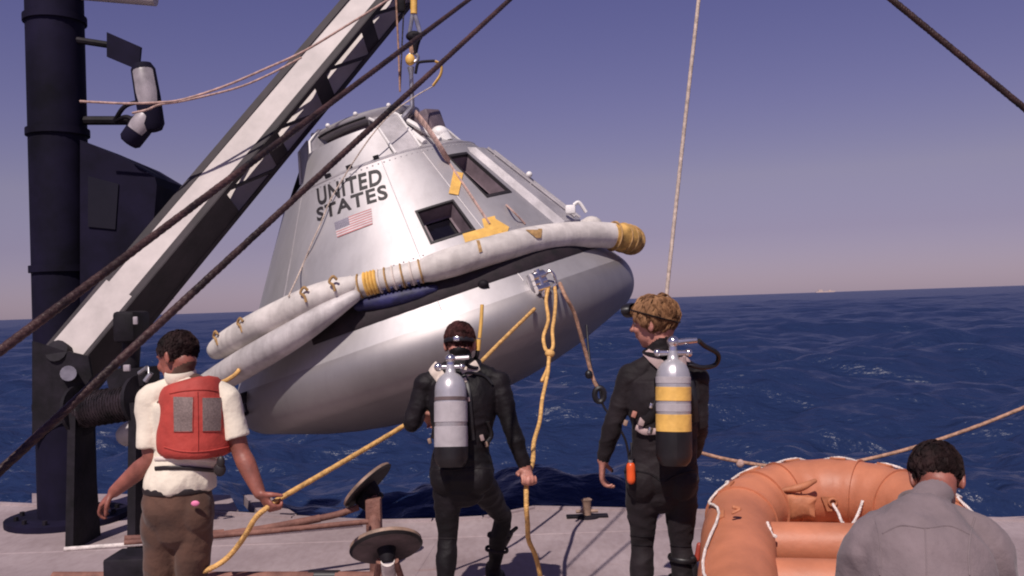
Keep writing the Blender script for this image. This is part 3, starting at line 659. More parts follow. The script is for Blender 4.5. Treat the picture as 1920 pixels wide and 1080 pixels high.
# ------------------------------------------------------------------ crane
def make_crane():
    heel, tip = P(128, 700, 7.7), P(850, -165, 9.3)
    t = thing('deck_crane', G(60, 985), 'ship crane at left with beige lattice boom and dark navy post', 'crane')
    D = (tip - heel).normalized(); S = V((0, -1, 0)); S = (S - D * S.dot(D)).normalized(); N = D.cross(S).normalized()
    if N.x < 0: N = -N
    S, N = S * math.cos(.26) - N * math.sin(.26), N * math.cos(.26) + S * math.sin(.26)
    #                                    # N points down-right, the underside; S points to the camera
    L = (tip - heel).length
    def B(l, s, n): w = 1 - .12 * l / L; return heel + D * l + S * s * w + N * n * w
    hw, dep = .175, .23                                   # half width across (N), half depth (S)
    mb = MB(); mb.prism([B(0, dep, -hw + .03), B(L, dep, -hw + .03), B(L, dep, hw - .03), B(0, dep, hw - .03)], -S * .012); boom = mb.build('boom', M['boom'], t, smooth=False)
    mb = MB(); mb.prism([B(0, -dep, -hw), B(L, -dep, -hw), B(L, -dep, hw), B(0, -dep, hw)], S * .012); mb.build('side_plate', M['boom'], boom, smooth=False)
    for s in (-1, 1):
        for nn in (-1, 1):
            mb = MB(); c0, c1 = B(0, dep * s, hw * nn), B(L, dep * s, hw * nn)
            rot = Matrix((D, S, N)).transposed()
            mb.box((c0 + c1) / 2 - N * nn * .022 + S * s * .004, (L, .012, .062), rot); mb.box((c0 + c1) / 2 + N * nn * .010 - S * s * .024, (L, .062, .012), rot); mb.build('corner_angle', M['boom_shaded'], boom, smooth=False)
    l0 = 1.95
    # underside: solid at the foot, then batten plates and lacing bars with openings between
    mb = MB(); mb.prism([B(0, dep - .02, hw), B(l0, dep - .02, hw), B(l0, -dep + .02, hw), B(0, -dep + .02, hw)], N * .006); mb.build('foot_plate', M['boom_shaded'], boom, smooth=False)
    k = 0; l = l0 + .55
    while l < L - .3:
        mb = MB(); mb.prism([B(l, dep - .02, hw), B(l + .17, dep - .02, hw), B(l + .17, -dep + .02, hw), B(l, -dep + .02, hw)], N * .006); mb.build('batten_plate', M['boom_shaded'], boom, smooth=False)
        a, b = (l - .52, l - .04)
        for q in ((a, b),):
            mb = MB(); mb.tube([B(q[0], dep - .03, hw + .004), B(q[1], -dep + .03, hw + .004)], .016, 6); mb.build('lacing_bar', M['boom_shaded'], boom, smooth=False)
        l += .72; k += 1
    # upper side: lacing only, so that the sun gets in
    k = 0; l = .3
    while l < L - .7:
        s = 1 if k % 2 else -1
        mb = MB(); mb.tube([B(l, dep * s * .85, -hw - .004), B(l + .62, -dep * s * .85, -hw - .004)], .017, 6); mb.build('lacing_bar', M['boom_shaded'], boom, smooth=False); l += .62; k += 1
    mb = MB(); mb.tube([B(.1, dep + .1, 0), B(.1, -dep - .1, 0)], .09, 14); mb.build('heel_pin', M['blackm'], t)
    for dy in (-.27, .27):
        mb = MB(); mb.prism([P(x, y, 7.7 + dy - .015) for x, y in ((60, 640), (110, 655), (165, 668), (172, 706), (150, 738), (120, 790), (60, 830))], (0, .03, 0)); mb.build('cheek_plate', M['blackm'], t, smooth=False)
    mb = MB(); mb.tube([P(128, 700, 7.28), P(128, 700, 8.1)], .06, 16); mb.build('pin', M['steel'], t)
    mb = MB(); mb.box(P(247, 612, 7.35), (.17, .34, .24), bev=.03); mb.tube([P(247, 640, 7.35), P(243, 700, 7.35)], .07, 14); mb.build('hoist_motor', M['blackm'], t)
    mb = MB(); mb.box(P(254, 601, 7.165), (.035, .02, .06), bev=.006); mb.build('gauge_plate', M['lamp'], t)
    # post and cab
    c = P(115, 500, 8.2); base = V((c.x, c.y, 0))
    mb = MB(); mb.tube([base, base + V((0, 0, .05))], .5, 28); mb.tube([base, base + V((0, 0, 5.2))], .24, 28); kp = mb.build('king_post', M['navy'], t)
    for z in (1.0, 2.2, 3.4, 4.4):
        mb = MB(); mb.tube([base + V((0, 0, z - .03)), base + V((0, 0, z + .03))], .262, 28); mb.build('post_ring', M['navy'], kp)
    for k in range(12):
        a_ = k * math.pi / 6; mb = MB(); mb.tube([base + V((.40 * math.cos(a_), .40 * math.sin(a_), .05)), base + V((.40 * math.cos(a_), .40 * math.sin(a_), .085))], .022, 6); mb.build('bolt', M['blackm'], kp, smooth=False)
    def out(x, y, d): return P(x, y, d)
    pf = [(150, 262), (233, 297), (290, 331), (294, 347), (286, 440), (288, 478), (262, 560), (150, 575)]
    mb = MB(); mb.prism([out(x, y, 8.0) for x, y in pf], (0, .8, 0)); mb.build('cab', M['navy'], t, smooth=False)
    mb = MB(); mb.prism([out(x, y, 7.985) for x, y in ((165, 330), (222, 345), (216, 430), (165, 425))], (0, .012, 0)); mb.build('cab_window', M['glass'], t, smooth=False)
    a, b = P(150, 770, 7.35), P(262, 752, 7.2); ax_ = (b - a).normalized()
    mb = MB(); mb.tube([a, b], .12, 24); w = mb.build('winch_drum', M['blackm'], t)
    for q in (a, b):
        mb = MB(); mb.tube([q - ax_ * .015, q + ax_ * .015], .20, 28); mb.build('flange', M['blackm'], w)
    mb = MB(); u1 = ax_.orthogonal().normalized(); u2 = ax_.cross(u1)
    mb.tube([a + ax_ * (.03 + (b - a).length * .86 * i / 220) + (u1 * math.cos(i * .55) + u2 * math.sin(i * .55)) * .132 for i in range(221)], .013, 5); mb.build('wound_wire', M['cable'], w)
    mb = MB(); mb.prism([P(x, y, 7.2) for x, y in ((196, 695), (272, 690), (272, 722), (205, 735))], (0, .30, 0)); mb.build('winch_cover', M['blackm'], t, smooth=False)
    for q in (a, b):
        mb = MB(); mb.prism([q + V((-.03, -.14, 0)), q + V((-.03, .14, 0)), V((q.x - .03, q.y + .24, 0)), V((q.x - .03, q.y - .24, 0))], (.06, 0, 0)); mb.build('winch_stand', M['blackm'], t, smooth=False)
    mb = MB(); mb.tube([P(262, 700, 7.15), P(275, 690, 7.1), P(283, 700, 7.1), P(272, 715, 7.1)], .02, 8); mb.build('winch_handle', M['steel'], t)
    mb = MB(); mb.box(P(238, 690, 7.02), (.05, .03, .05), bev=.008); mb.build('lamp_lens', M['lamp'], t)
    # cross arm and plate aloft
    mb = MB(); a = P(100, -18, 8.2); b = P(292, -2, 8.2); mb.tube([a, b], .065, 12); mb.build('cross_arm', M['boom'], t)
    mb = MB(); mb.prism([P(x, y, 8.1) for x, y in ((200, 60), (264, 88), (260, 131), (200, 106))], (0, .03, 0)); mb.build('sign_plate', M['navy'], t, smooth=False)
    mb = MB(); mb.tube([P(110, 70, 8.14), P(215, 86, 8.14)], .03, 8); mb.build('bracket_arm', M['blackm'], t); mb = MB(); mb.tube([P(110, 226, 8.2), P(262, 226, 8.2)], .04, 8); mb.build('bracket_arm', M['blackm'], t)
    return B
BOOM = make_crane()
def make_floodlights():
    for k, (cx, cy, tilt, r, ln, lab) in enumerate(((277, 182, -8, .105, .30, 'upper floodlight on the crane post, tall dark casing with pale front'), (262, 240, 38, .10, .17, 'lower floodlight on the crane post, dark casing tipped down'))):
        c = P(cx, cy, 7.9); t = thing('floodlight', c, lab, 'floodlight', 'floodlights on the crane post')
        q = Matrix.Rotation(R_(tilt), 3, 'Y'); up = q @ V((0, 0, 1)); fr = (V((.25, -1, .18)) - up * V((.25, -1, .18)).dot(up)).normalized(); sd_ = up.cross(fr)
        rows = []
        for v, s in ((-1, .35), (-.96, .7), (-.8, .95), (0, 1), (.8, .95), (.96, .7), (1, .35)):
            rows.append([c + up * (v * ln) + (fr * math.cos(x) * .9 + sd_ * math.sin(x)) * r * s for x in np.linspace(0, 2 * math.pi, 20)[:-1]])
        mb = MB(); mb.grid(rows, True, cap=True); mb.build('casing', M['navy'], t)
        rows = []
        for v, s in ((-.30, .5), (-.22, .85), (.1, .95), (.7, .9), (.93, .6)):
            rows.append([c + up * (v * ln) + (fr * math.cos(x) * .93 + sd_ * math.sin(x)) * r * 1.02 * min(1, s + .1) for x in np.linspace(-.95 * s, .95 * s, 9)])
        mb = MB(); mb.grid(rows); mb.build('lens', M['lamp'], t)
        mb = MB(); mb.tube(spline([c - fr * r, c - fr * (r + .1) - sd_ * .2, P(215, 226, 8.15)]), .02, 8); mb.build('bracket', M['blackm'], t)
make_floodlights()

# ------------------------------------------------------------------ cables and ropes
def rope(name, pts, r, m, label, cat='rope', n=10, pitch=None):
    return tag(MB().twist(spline(pts, n), r, pitch or r * 3.6, 6, 4).build(name, m, ang=80), label, cat)
def guy(a, b, t0, t1, lab):
    a, b = V(a), V(b); return tag(MB().twist([a + (b - a) * (t0 + (t1 - t0) * i / 12) for i in range(13)], .0112, .10, 6, 4).build('guy_cable', M['cable_r'], ang=80), lab, 'cable', 'steel cables slanting up from the left')
guy((.06, 5.04, 3.59), (-.41, 3.82, 2.83), -.9, 4.0, 'upper dark steel cable slanting across the beige boom')
guy((.17, 4.52, 3.36), (-.29, 3.64, 2.68), -.9, 4.4, 'lower dark steel cable passing in front of the capsule top')
rope('signal_halyard', [P(150, 190, 7.6), P(236, 194, 7.6), P(300, 192, 7.65), P(345, 186, 7.7), P(420, 162, 7.8), P(500, 128, 7.9), P(570, 96, 7.98), P(650, 48, 8.02), P(740, -8, 8.1)], .0105, M['rope_p'], 'upper of two pinkish lines sagging from the floodlights to the boom', 'line')
rope('signal_halyard', [P(248, 212, 7.55), P(275, 206, 7.6), P(300, 196, 7.65), P(345, 189, 7.7), P(440, 166, 7.8), P(500, 142, 7.9), P(565, 108, 7.98)], .0095, M['rope_p'], 'lower of two pinkish lines, starting at the dark floodlight casing', 'line')
rope('tag_line', [P(1316, -60, 7.6), P(1310, 0, 7.6), P(1282, 250, 7.6), P(1249, 560, 7.6), P(1236, 690, 7.6), P(1228, 830, 7.6), G(1222, 985)], .0165, M['rope_p2'], 'pale rope hanging straight down behind the blond diver', n=6)
rope('stay_cable', [P(1600, -60, 6.5), P(1668, -4, 6.5), P(1700, 22, 6.5), P(1960, 235, 6.5)], .024, M['cable_r'], 'rusty brown stay crossing the top right corner', 'cable', 6)
rope('life_line', [P(1235, 818, 7.8), P(1315, 849, 7.8), P(1388, 866, 7.8), P(1470, 876, 7.8), P(1560, 873, 7.8), P(1688, 846, 7.8), P(1830, 800, 7.8), P(1990, 735, 7.8)], .016, M['rope_t'], 'tan rope sagging along the deck edge behind the raft')
MB_knot = MB(); MB_knot.ell(P(1388, 869, 7.8), (.035, .03, .035)); MB_knot.build('knot', M['rope_p'], bpy.data.objects['life_line'])
# long tending rope from the capsule to the man in the vest
TF = cyl(1.975, .005, 28.2)
HAND_M = P(506, 948, 4.62)
rope('tending_rope', [TF, P(940, 640, 6.5), P(868, 712, 5.9), P(800, 768, 5.62), P(748, 804, 5.45), P(640, 868, 5.0), P(530, 932, 4.68), HAND_M, P(480, 970, 4.62), P(462, 1000, 4.66), P(447, 1022, 4.7), P(425, 1047, 4.72), P(395, 1066, 4.7), P(350, 1082, 4.7), P(300, 1130, 4.6)], .0145, M['rope_y'], 'yellow rope from capsule fitting past the bare headed diver to the man in the vest')
# doubled rope hanging from the shoulder of the capsule
a0 = cyl(1.955, .112, 35.5)
HAND_D = P(988, 902, 5.15)
rope('hanging_rope', [a0 + V((.01, -.02, .0)), P(1042, 560, 7.1), P(1040, 590, 7.0), P(1036, 620, 6.9), P(1037, 650, 6.8), P(1030, 664, 6.75), P(1027, 700, 6.6), P(1017, 748, 6.4), P(1012, 790, 6.1), P(1001, 830, 5.7), P(999, 865, 5.35), HAND_D, P(987, 950, 5.1), P(989, 980, 5.15), P(991, 1012, 5.25), P(1003, 1040, 5.35), P(1012, 1075, 5.4), G(1020, 1130)], .0145, M['rope_y'], 'yellow rope hanging from the capsule into the near diver right hand')
rope('rope_bight', [a0 + V((-.04, -.02, .0)), P(1024, 565, 7.1), P(1028, 600, 7.0), P(1019, 632, 6.9), P(1023, 655, 6.8), P(1031, 662, 6.75), P(1027, 690, 6.7), P(1016, 715, 6.6)], .0145, M['rope_y'], 'second strand of yellow rope knotted beside the hanging one')
mbk = MB(); mbk.ell(P(1031, 663, 6.74), (.036, .03, .03)); mbk.build('knot', M['rope_y'], bpy.data.objects['rope_bight'])
rope('tether', [a0 + V((.05, -.02, .03)), P(1060, 555, 7.15), P(1076, 585, 7.2), P(1088, 625, 7.25), P(1100, 668, 7.3), P(1112, 710, 7.3), P(1121, 728, 7.3)], .016, M['rope_t'], 'brown tether curving from the capsule to a black shackle')
mbk = MB(); mbk.tube([P(1124 + 9 * math.cos(x), 740 + 13 * math.sin(x), 7.3) for x in np.linspace(0, 2 * math.pi, 18)], .022, 8); mbk.ell(P(1104, 702, 7.28), (.03, .03, .035)); mbk.build('shackle', M['rubber'], bpy.data.objects['tether'])
rope('safety_wire', [P(1100, 610, 7.6), P(1104, 660, 7.5), P(1112, 706, 7.35), P(1124, 728, 7.3), P(1132, 762, 7.3), P(1160, 800, 7.3), P(1178, 850, 7.4), G(1185, 975)], .010, M['rubber'], 'thin black wire from under the capsule to the shackle', 'wire')

# ------------------------------------------------------------------ deck fittings
def make_bollard():
    c = G(1101, 970); t = thing('bollard', c, 'small steel bollard on the deck edge between the two divers', 'bollard')
    mb = MB(); mb.tube([c, c + V((0, 0, .012))], .10, 20); mb.box(c + V((0, 0, .012)), (.34, .08, .02), bev=.006); mb.build('base_plate', M['blackm'], t)
    mb = MB(); mb.tube([c + V((0, 0, .02)), c + V((0, 0, .12)), c + V((0, 0, .145)), c + V((0, 0, .155))], [.034, .034, .045, .03], 16); mb.tube([c + V((-.09, 0, .05)), c + V((.09, 0, .05))], .014, 8); mb.build('post', M['padrim'], t)
make_bollard()
def make_cradle():
    c0 = G(728, 1090); t = thing('capsule_cradle', c0, 'rusty pipe cradle with two tilted round pads waiting on the deck', 'cradle')
    def disc(cpx, cd, nrm, r, th, pm='pad'):
        c = P(*cpx, cd); n_ = V(nrm).normalized(); a = n_.orthogonal().normalized(); b = n_.cross(a)
        fn = lambda rr, h, x: c + n_ * h + (a * math.cos(R_(x)) + b * math.sin(R_(x))) * rr
        mb = MB(); mb.lathe([(.001, th), (r - .025, th), (r - .02, th + .003), (r - .012, th)], fn); mb.lathe([(.001, -th), (r - .012, -th)], fn)
        o = mb.build('pad', M[pm], t, ang=30)
        rm = MB(); rm.lathe([(r - .012, th), (r, th * .6), (r, -th * .2)], fn); rm.build('rim', M['padrim'], o)
        rm = MB(); rm.lathe([(r, -th * .2), (r + .004, -th * .5), (r - .012, -th)], fn); rm.build('rubber_edge', M['rubber'], o)
        mb = MB(); mb.lathe([(.001, th + .03), (.03, th + .03), (.06, th + .002)], fn); mb.lathe([(.055, -th), (.045, -th - .05), (.03, -th - .08), (.001, -th - .08)], fn); mb.build('hub', M['blackm'], o)
        return c, n_
    c1, n1 = disc((724, 1023), 5.35, (-.16, .62, .80), .205, .022)
    c2, n2 = disc((689, 909), 6.3, (-.68, .22, .70), .20, .018, 'blackm')  # far pad coloured black to carry the shade on its underside
    # posts
    g1 = G(733, 1130); mb = MB(); mb.tube([V((g1.x, g1.y, 0)), c1 - n1 * .09], [.045, .04], 14); mb.build('post', M['rope_w'], t)
    for s in (-1, 1):
        mb = MB(); mb.tube([V((g1.x + s * .11, g1.y, 0)), c1 - n1 * .07 + V((s * .045, 0, -.02))], .02, 8); mb.build('brace', M['rust'], t)
    k = P(704, 1000, 6.15)
    mb = MB(); mb.tube([c2 - n2 * .08, P(700, 950, 6.25), k, V((k.x, k.y, 0))], [.03, .035, .045, .045], 12); mb.box(P(701, 965, 6.22), (.10, .08, .22), bev=.01); mb.build('post', M['rust'], t)
    mb = MB(); mb.box(P(693, 936, 6.3), (.14, .1, .15), Matrix.Rotation(R_(35), 3, 'Y'), bev=.02); mb.build('swivel', M['blackm'], t)
    # pipes running left to the far foot
    for a, b, r, m in (((397, 1006, 5.9), (600, 972, 6.15), .026, 'rust'), ((600, 972, 6.15), (672, 951, 6.25), .022, 'rust'), ((233, 1018, 5.7), (690, 978, 6.1), .018, 'rust'), ((120, 1030, 5.6), (680, 984, 6.1), .014, 'rope_w'), ((233, 1010, 5.75), (420, 998, 5.95), .020, 'rust')):
        mb = MB(); mb.tube(spline([P(*a), P((a[0] + b[0]) / 2, (a[1] + b[1]) / 2 + 2, (a[2] + b[2]) / 2), P(*b)], 5), r, 10); mb.build('pipe', M[m], t)
    mb = MB(); mb.tube([G(100, 1082, .04), G(590, 1082, .04)], .036, 12); mb.build('pipe', M['rust'], t)
    mb = MB(); mb.tube([G(580, 1081, .04), G(636, 1081, .04)], .042, 12); mb.build('pipe_sleeve', M['rubber'], t)
    mb = MB(); mb.tube([G(630, 1082, .04), G(722, 1082, .04)], .036, 12); mb.build('pipe', M['rust'], t)
    mb = MB(); mb.box(G(252, 1062, .09), (.30, .3, .18), bev=.02); mb.build('foot_block', M['blackm'], t)
    for x in (265,):
        mb = MB(); mb.box(G(280, 1040, .10), (.36, .09, .018), bev=.004); mb.build('top_plate', M['rope_w'], t)
make_cradle()

# ------------------------------------------------------------------ far ship
def make_far_ship():
    c = P(1548, 548, 9000); c.z = SEA; t = thing('far_ship', c, 'tiny pale ship far off on the horizon at right', 'ship')
    mb = MB(); L, H = 190, 10
    mb.prism([c + V((-L / 2, -9, 0)), c + V((L / 2 - 12, -9, 0)), c + V((L / 2, -9, H + 3)), c + V((-L / 2, -9, H))], (0, 18, 0)); mb.build('ship_hull', M['ship'], t, smooth=False)
    mb = MB(); mb.box(c + V((-50, 0, H + 9)), (40, 14, 18)); mb.box(c + V((40, 0, H + 6)), (24, 12, 12)); mb.build('superstructure', M['ship'], t, smooth=False)
make_far_ship()
#PEOPLE
# ------------------------------------------------------------------ people
def seg_classifier(segs):
    A = np.array([list(s[0]) for s in segs]); B = np.array([list(s[1]) for s in segs]); RR = np.array([s[2] for s in segs]); MI = np.array([s[3] for s in segs])
    def fn(c):
        best = np.full(len(c), 1e9); idx = np.zeros(len(c), int)
        for a, b, r, m in zip(A, B, RR, MI):
            d = b - a; L = max(1e-9, d @ d); t = np.clip(((c - a) @ d) / L, 0, 1); q = np.linalg.norm(c - (a + t[:, None] * d), axis=1) / r
            k = q < best; best[k] = q[k]; idx[k] = m
        return idx
    return fn
def head_frame(yaw, pitch, rollz=0.0):
    return Matrix.Rotation(R_(yaw), 3, 'Z') @ Matrix.Rotation(R_(-pitch), 3, 'X') @ Matrix.Rotation(R_(rollz), 3, 'Y')
def add_head(mb, c, fr, s=1.0):
    # local axes: x right, y towards the face, z up; the head is about 0.235 m tall
    q = lambda x, y, z: c + fr @ (V((x, y, z)) * s)
    E_ = lambda x, y, z, a, b, d, rot=None: mb.ell(q(x, y, z), (a * s, b * s, d * s), fr @ (rot or Matrix.Identity(3)), 24, 16)
    E_(0, -.012, .036, .076, .096, .082); E_(0, .022, .010, .068, .076, .09)
    E_(0, .034, -.050, .058, .058, .060); E_(0, .052, -.088, .030, .030, .026)          # jaw, chin
    E_(0, -.045, -.030, .058, .052, .06)                                                # nape
    for sx in (-1, 1):
        E_(.036 * sx, .074, -.022, .026, .020, .024)                                    # cheek
        mb.limb([q(.012 * sx, .094, .030), q(.045 * sx, .080, .032)], [.010 * s, .009 * s], n=10)   # brow
        rot = Matrix.Rotation(R_(22 * sx), 3, 'Z')
        E_(.078 * sx, -.012, -.008, .011, .021, .034, rot); E_(.084 * sx, -.020, .006, .007, .013, .018, rot)   # ear
    mb.limb([q(0, .094, .024), q(0, .106, .0), q(0, .118, -.018)], [.009 * s, .011 * s, .014 * s], n=12)   # nose
    for sx in (-1, 1): E_(.011 * sx, .104, -.021, .009, .010, .008)
    mb.limb([q(-.022, .086, -.046), q(0, .097, -.045), q(.022, .086, -.046)], [.005 * s, .008 * s, .005 * s], n=10)
    mb.limb([q(-.019, .085, -.057), q(0, .095, -.058), q(.019, .085, -.057)], [.005 * s, .008 * s, .005 * s], n=10)
def add_eyes(c, fr, s, parent):
    for sx in (-1, 1):
        mb = MB(); p = c + fr @ (V((.031 * sx, .076, .012)) * s); mb.ell(p, .0125 * s, nu=14, nv=10); o = mb.build('eye', M['eye'], parent)
        mb = MB(); mb.ell(c + fr @ (V((.031 * sx, .0855, .012)) * s), .0062 * s, nu=10, nv=8); mb.build('iris', M['hair_d'], o)
def add_hand(mb, w, fd, pn, thumb, curl=30, s=1.0, spread=5, tcurl=20, segs=None, lens=1.0):
    # w wrist, fd towards the fingertips, pn out of the palm, thumb +1/-1: on which side (fd x pn) the thumb leaves
    fd = V(fd).normalized(); pn = V(pn); pn = (pn - fd * pn.dot(fd)).normalized(); sd = fd.cross(pn).normalized() * thumb
    mb.limb([w - fd * .02 * s, w + fd * .03 * s, w + fd * .075 * s, w + fd * .098 * s], [(.026 * s, .020 * s), (.034 * s, .017 * s), (.042 * s, .015 * s), (.040 * s, .012 * s)], ref=sd, n=18)
    L = (.040, .026, .022); fl = (.94, 1.04, .97, .78)
    for k in range(4):
        off = (1.5 - k) * .0212 * s; ang = R_(spread * (1.5 - k)); base = w + fd * (.092 - .004 * abs(k - 1)) * s + sd * off
        d = (fd * math.cos(ang) + sd * math.sin(ang)).normalized(); pts = [base - d * .02 * s, base]; p = base; c0 = curl if not isinstance(curl, (list, tuple)) else curl[k]
        ax = d.cross(pn).normalized()
        for j, l in enumerate(L):
            dd = Matrix.Rotation(R_(c0 * (.55, .95, .7)[j] * 1.0), 3, ax) @ d
            d = dd; p = p + d * l * fl[k] * s * lens; pts.append(p)
        mb.limb(pts, [r * s for r in (.0105, .0102, .0098, .0088, .0074)], ref=sd, n=12, sub=4)
    b = w + fd * .022 * s + sd * .028 * s; d1 = (fd * .62 + sd * .72 + pn * .35).normalized(); d2 = (fd * .9 + sd * .28 + pn * (.3 + tcurl / 60)).normalized()
    mb.limb([b - d1 * .012 * s, b + d1 * .036 * s, b + d1 * .036 * s + d2 * .032 * s, b + d1 * .036 * s + d2 * .056 * s], [x * s for x in (.016, .0135, .0115, .009)], ref=pn, n=12, sub=4)
    if segs is not None: segs.append((w + fd * .004, w + fd * .17 * s, .05 * s, 1))
def add_foot(mb, a, d, s=1.0, flatz=0.0):
    d = V((d[0], d[1], 0)).normalized(); sd = V((d.y, -d.x, 0))
    h = V((a.x, a.y, flatz + .045 * s)) - d * .05 * s; t = V((a.x, a.y, flatz + .032 * s)) + d * .17 * s
    mb.limb([h, h.lerp(t, .35) + V((0, 0, .012)), h.lerp(t, .75), t], [(.038 * s, .042 * s), (.040 * s, .045 * s), (.048 * s, .032 * s), (.040 * s, .024 * s)], ref=sd, n=18)
    mb.limb([a + V((0, 0, .02)), h + d * .035 * s], [.045 * s, .042 * s], ref=sd, n=16)
def wr(amp, sc, seed=0, sx=(1, 1, 1)):
    o = V((seed, seed * 1.7, -seed)); sx = V(sx)
    def fn(c):
        q = V((c.x * sx.x, c.y * sx.y, c.z * sx.z)) * sc + o
        return amp * (noise.noise(q) + .5 * noise.noise(q * 2.3))
    return fn
def add_hair(name, m, c, fr, s, parent, line, thick=.012, clumps=380, L=.035, r=.0042, fuzz=.006, sidez=-.01, seed=1, wave=.35, strands=12):
    # cap of hair over the skull plus locks lying on it; line(y) gives the lowest z of the hair at local depth y
    q = lambda p: c + fr @ (p * s); g = random.Random(seed); mb = MB()
    def surf(th, ph, k=1.0):
        d = V((math.sin(th) * math.cos(ph), math.sin(th) * math.sin(ph), math.cos(th))); p1 = V((d.x * .078, d.y * .099 - .012, d.z * .086 + .036))
        if p1.z < .02: p1 = V((p1.x * (1 - .10 * min(1, (.02 - p1.z) / .1)), p1.y * (1 - .06 * min(1, (.02 - p1.z) / .1)), p1.z))
        return p1, d
    nu, nv = 48, 26; rows = []
    for i in range(nv + 1):
        row = []
        for j in range(nu):
            th = math.pi * .80 * i / nv + .004; ph = 2 * math.pi * j / nu; p, d = surf(th, ph); lim = line(p.y)
            while p.z < lim and th > .1: th -= .05; p, d = surf(th, ph)
            e = max(0.0, min(1.0, (p.z - lim) / .02)); t = thick * (.25 + .75 * e) + fuzz * noise.noise(d * 5 + V((seed, 0, 0))) * e
            row.append(q(p + d * t))
        rows.append(row)
    mb.grid(rows, True)
    cap = mb.build(name, m, parent, ang=80)
    vs_, fs_ = [], []
    crown = V((.015, -.035, .118))
    for _ in range(clumps):
        th = math.acos(1 - 1.75 * g.random()); ph = g.uniform(0, 2 * math.pi); p0, d0 = surf(th, ph)
        if p0.z < line(p0.y) + .002: continue
        jit = .22 + wave * .4; cf = (p0 - crown).normalized() + V((g.uniform(-jit, jit), g.uniform(-jit, jit), g.uniform(-jit, jit) - .15)); ht = g.uniform(.2, 1.0); cl = L * g.uniform(.7, 1.2); curl = wave * g.uniform(-1, 1)
        for _k in range(strands):
            p = p0 + V((g.gauss(0, .0045), g.gauss(0, .0045), g.gauss(0, .0045))); d = V((p.x / .078, (p.y + .012) / .099, (p.z - .036) / .086)).normalized()
            f = cf + V((g.gauss(0, .10), g.gauss(0, .10), g.gauss(0, .10))); f = f - d * f.dot(d); f = f.normalized() if f.length > .01 else V((0, -1, 0)); u = d.cross(f); base = None
            for k in range(6):
                t = k / 5; pp = p + f * (cl * (t - .2)) + u * (curl * cl * .4 * math.sin(t * 3.2)) + (p0 - p) * t * .5
                dn = V((pp.x / .078, (pp.y + .012) / .099, (pp.z - .036) / .086)).normalized()
                e_ = V((dn.x * .078, dn.y * .099 - .012, dn.z * .086 + .036))
                if e_.z < .02: e_ = V((e_.x * (1 - .10 * min(1, (.02 - e_.z) / .1)), e_.y * (1 - .06 * min(1, (.02 - e_.z) / .1)), e_.z))
                c_ = e_ + dn * (thick * (.55 + .6 * ht) + fuzz * ht * math.sin(t * 3.0) + .002)
                w = r * (.75, 1, 1, .9, .65, .15)[k]; o_ = len(vs_)
                vs_ += [q(c_ + u * w), q(c_ - u * w * .5 + dn * w * .9), q(c_ - u * w * .5 - dn * w * .9)]
                if k: fs_ += [(o_ - 3, o_ - 2, o_ + 1, o_), (o_ - 2, o_ - 1, o_ + 2, o_ + 1), (o_ - 1, o_ - 3, o_, o_ + 2)]
    mb = MB(); mb.v = vs_; mb.f = fs_; mb.m = [0] * len(fs_)
    o = mb.build('hair_locks', m, cap, ang=80); o['kind'] = 'stuff'
    return cap

def suit_folds(seed):
    o = V((seed, seed * 2.3, 0))
    def fn(c):
        q = V((c.x * 6 + c.z * 4, c.y * 6, c.z * 11 - c.x * 3)) + o; a = noise.noise(q); b = noise.noise(q * 2.1 + V((3, 1, 7)))
        return .013 * (.30 - abs(a)) + .005 * (.3 - abs(b)) - .001
    return fn
class Fig:
    """one figure: joints in space -> one closed body surface"""
    def __init__(s): s.mb = MB(); s.seg = []
    def torso(s, rings, ref, m=0):
        s.mb.limb([r[0] for r in rings], [(r[1], r[2]) for r in rings], ref=ref, n=32, sub=6)
        for a, b in zip(rings, rings[1:]): s.seg.append((a[0], b[0], (a[1] + b[1]) / 2, m))
    def arm(s, sh, el, wr_, k=1.0, m=(0, 0), ref=(0, 1, 0)):
        sh, el, wr_ = V(sh), V(el), V(wr_)
        s.mb.limb([sh, sh.lerp(el, .35), sh.lerp(el, .75), el, el.lerp(wr_, .3), el.lerp(wr_, .75), wr_], [x * k for x in (.060, .056, .047, .043, .046, .036, .030)], ref=ref, n=20, sub=5)
        s.mb.ell(sh, .066 * k); s.seg += [(sh, el, .055 * k, m[0]), (el, wr_, .045 * k, m[1])]
    def leg(s, hp, kn, an, k=1.0, m=0, ref=(1, 0, 0)):
        hp, kn, an = V(hp), V(kn), V(an); bk = V((0, -.015, 0))
        s.mb.limb([hp, hp.lerp(kn, .3), hp.lerp(kn, .75), kn, kn.lerp(an, .3) + bk, kn.lerp(an, .7) + bk * .5, an], [x * k for x in (.098, .094, .072, .062, .066, .050, .042)], ref=ref, n=24, sub=5)
        s.seg += [(hp, kn, .085 * k, m), (kn, an, .06 * k, m)]
    def build(s, mats, parent, voxel=.0065, smooth=3, wrinkle=None):
        return remeshed(s.mb, 'body', mats, parent, voxel, smooth, seg_classifier(s.seg), wrinkle)

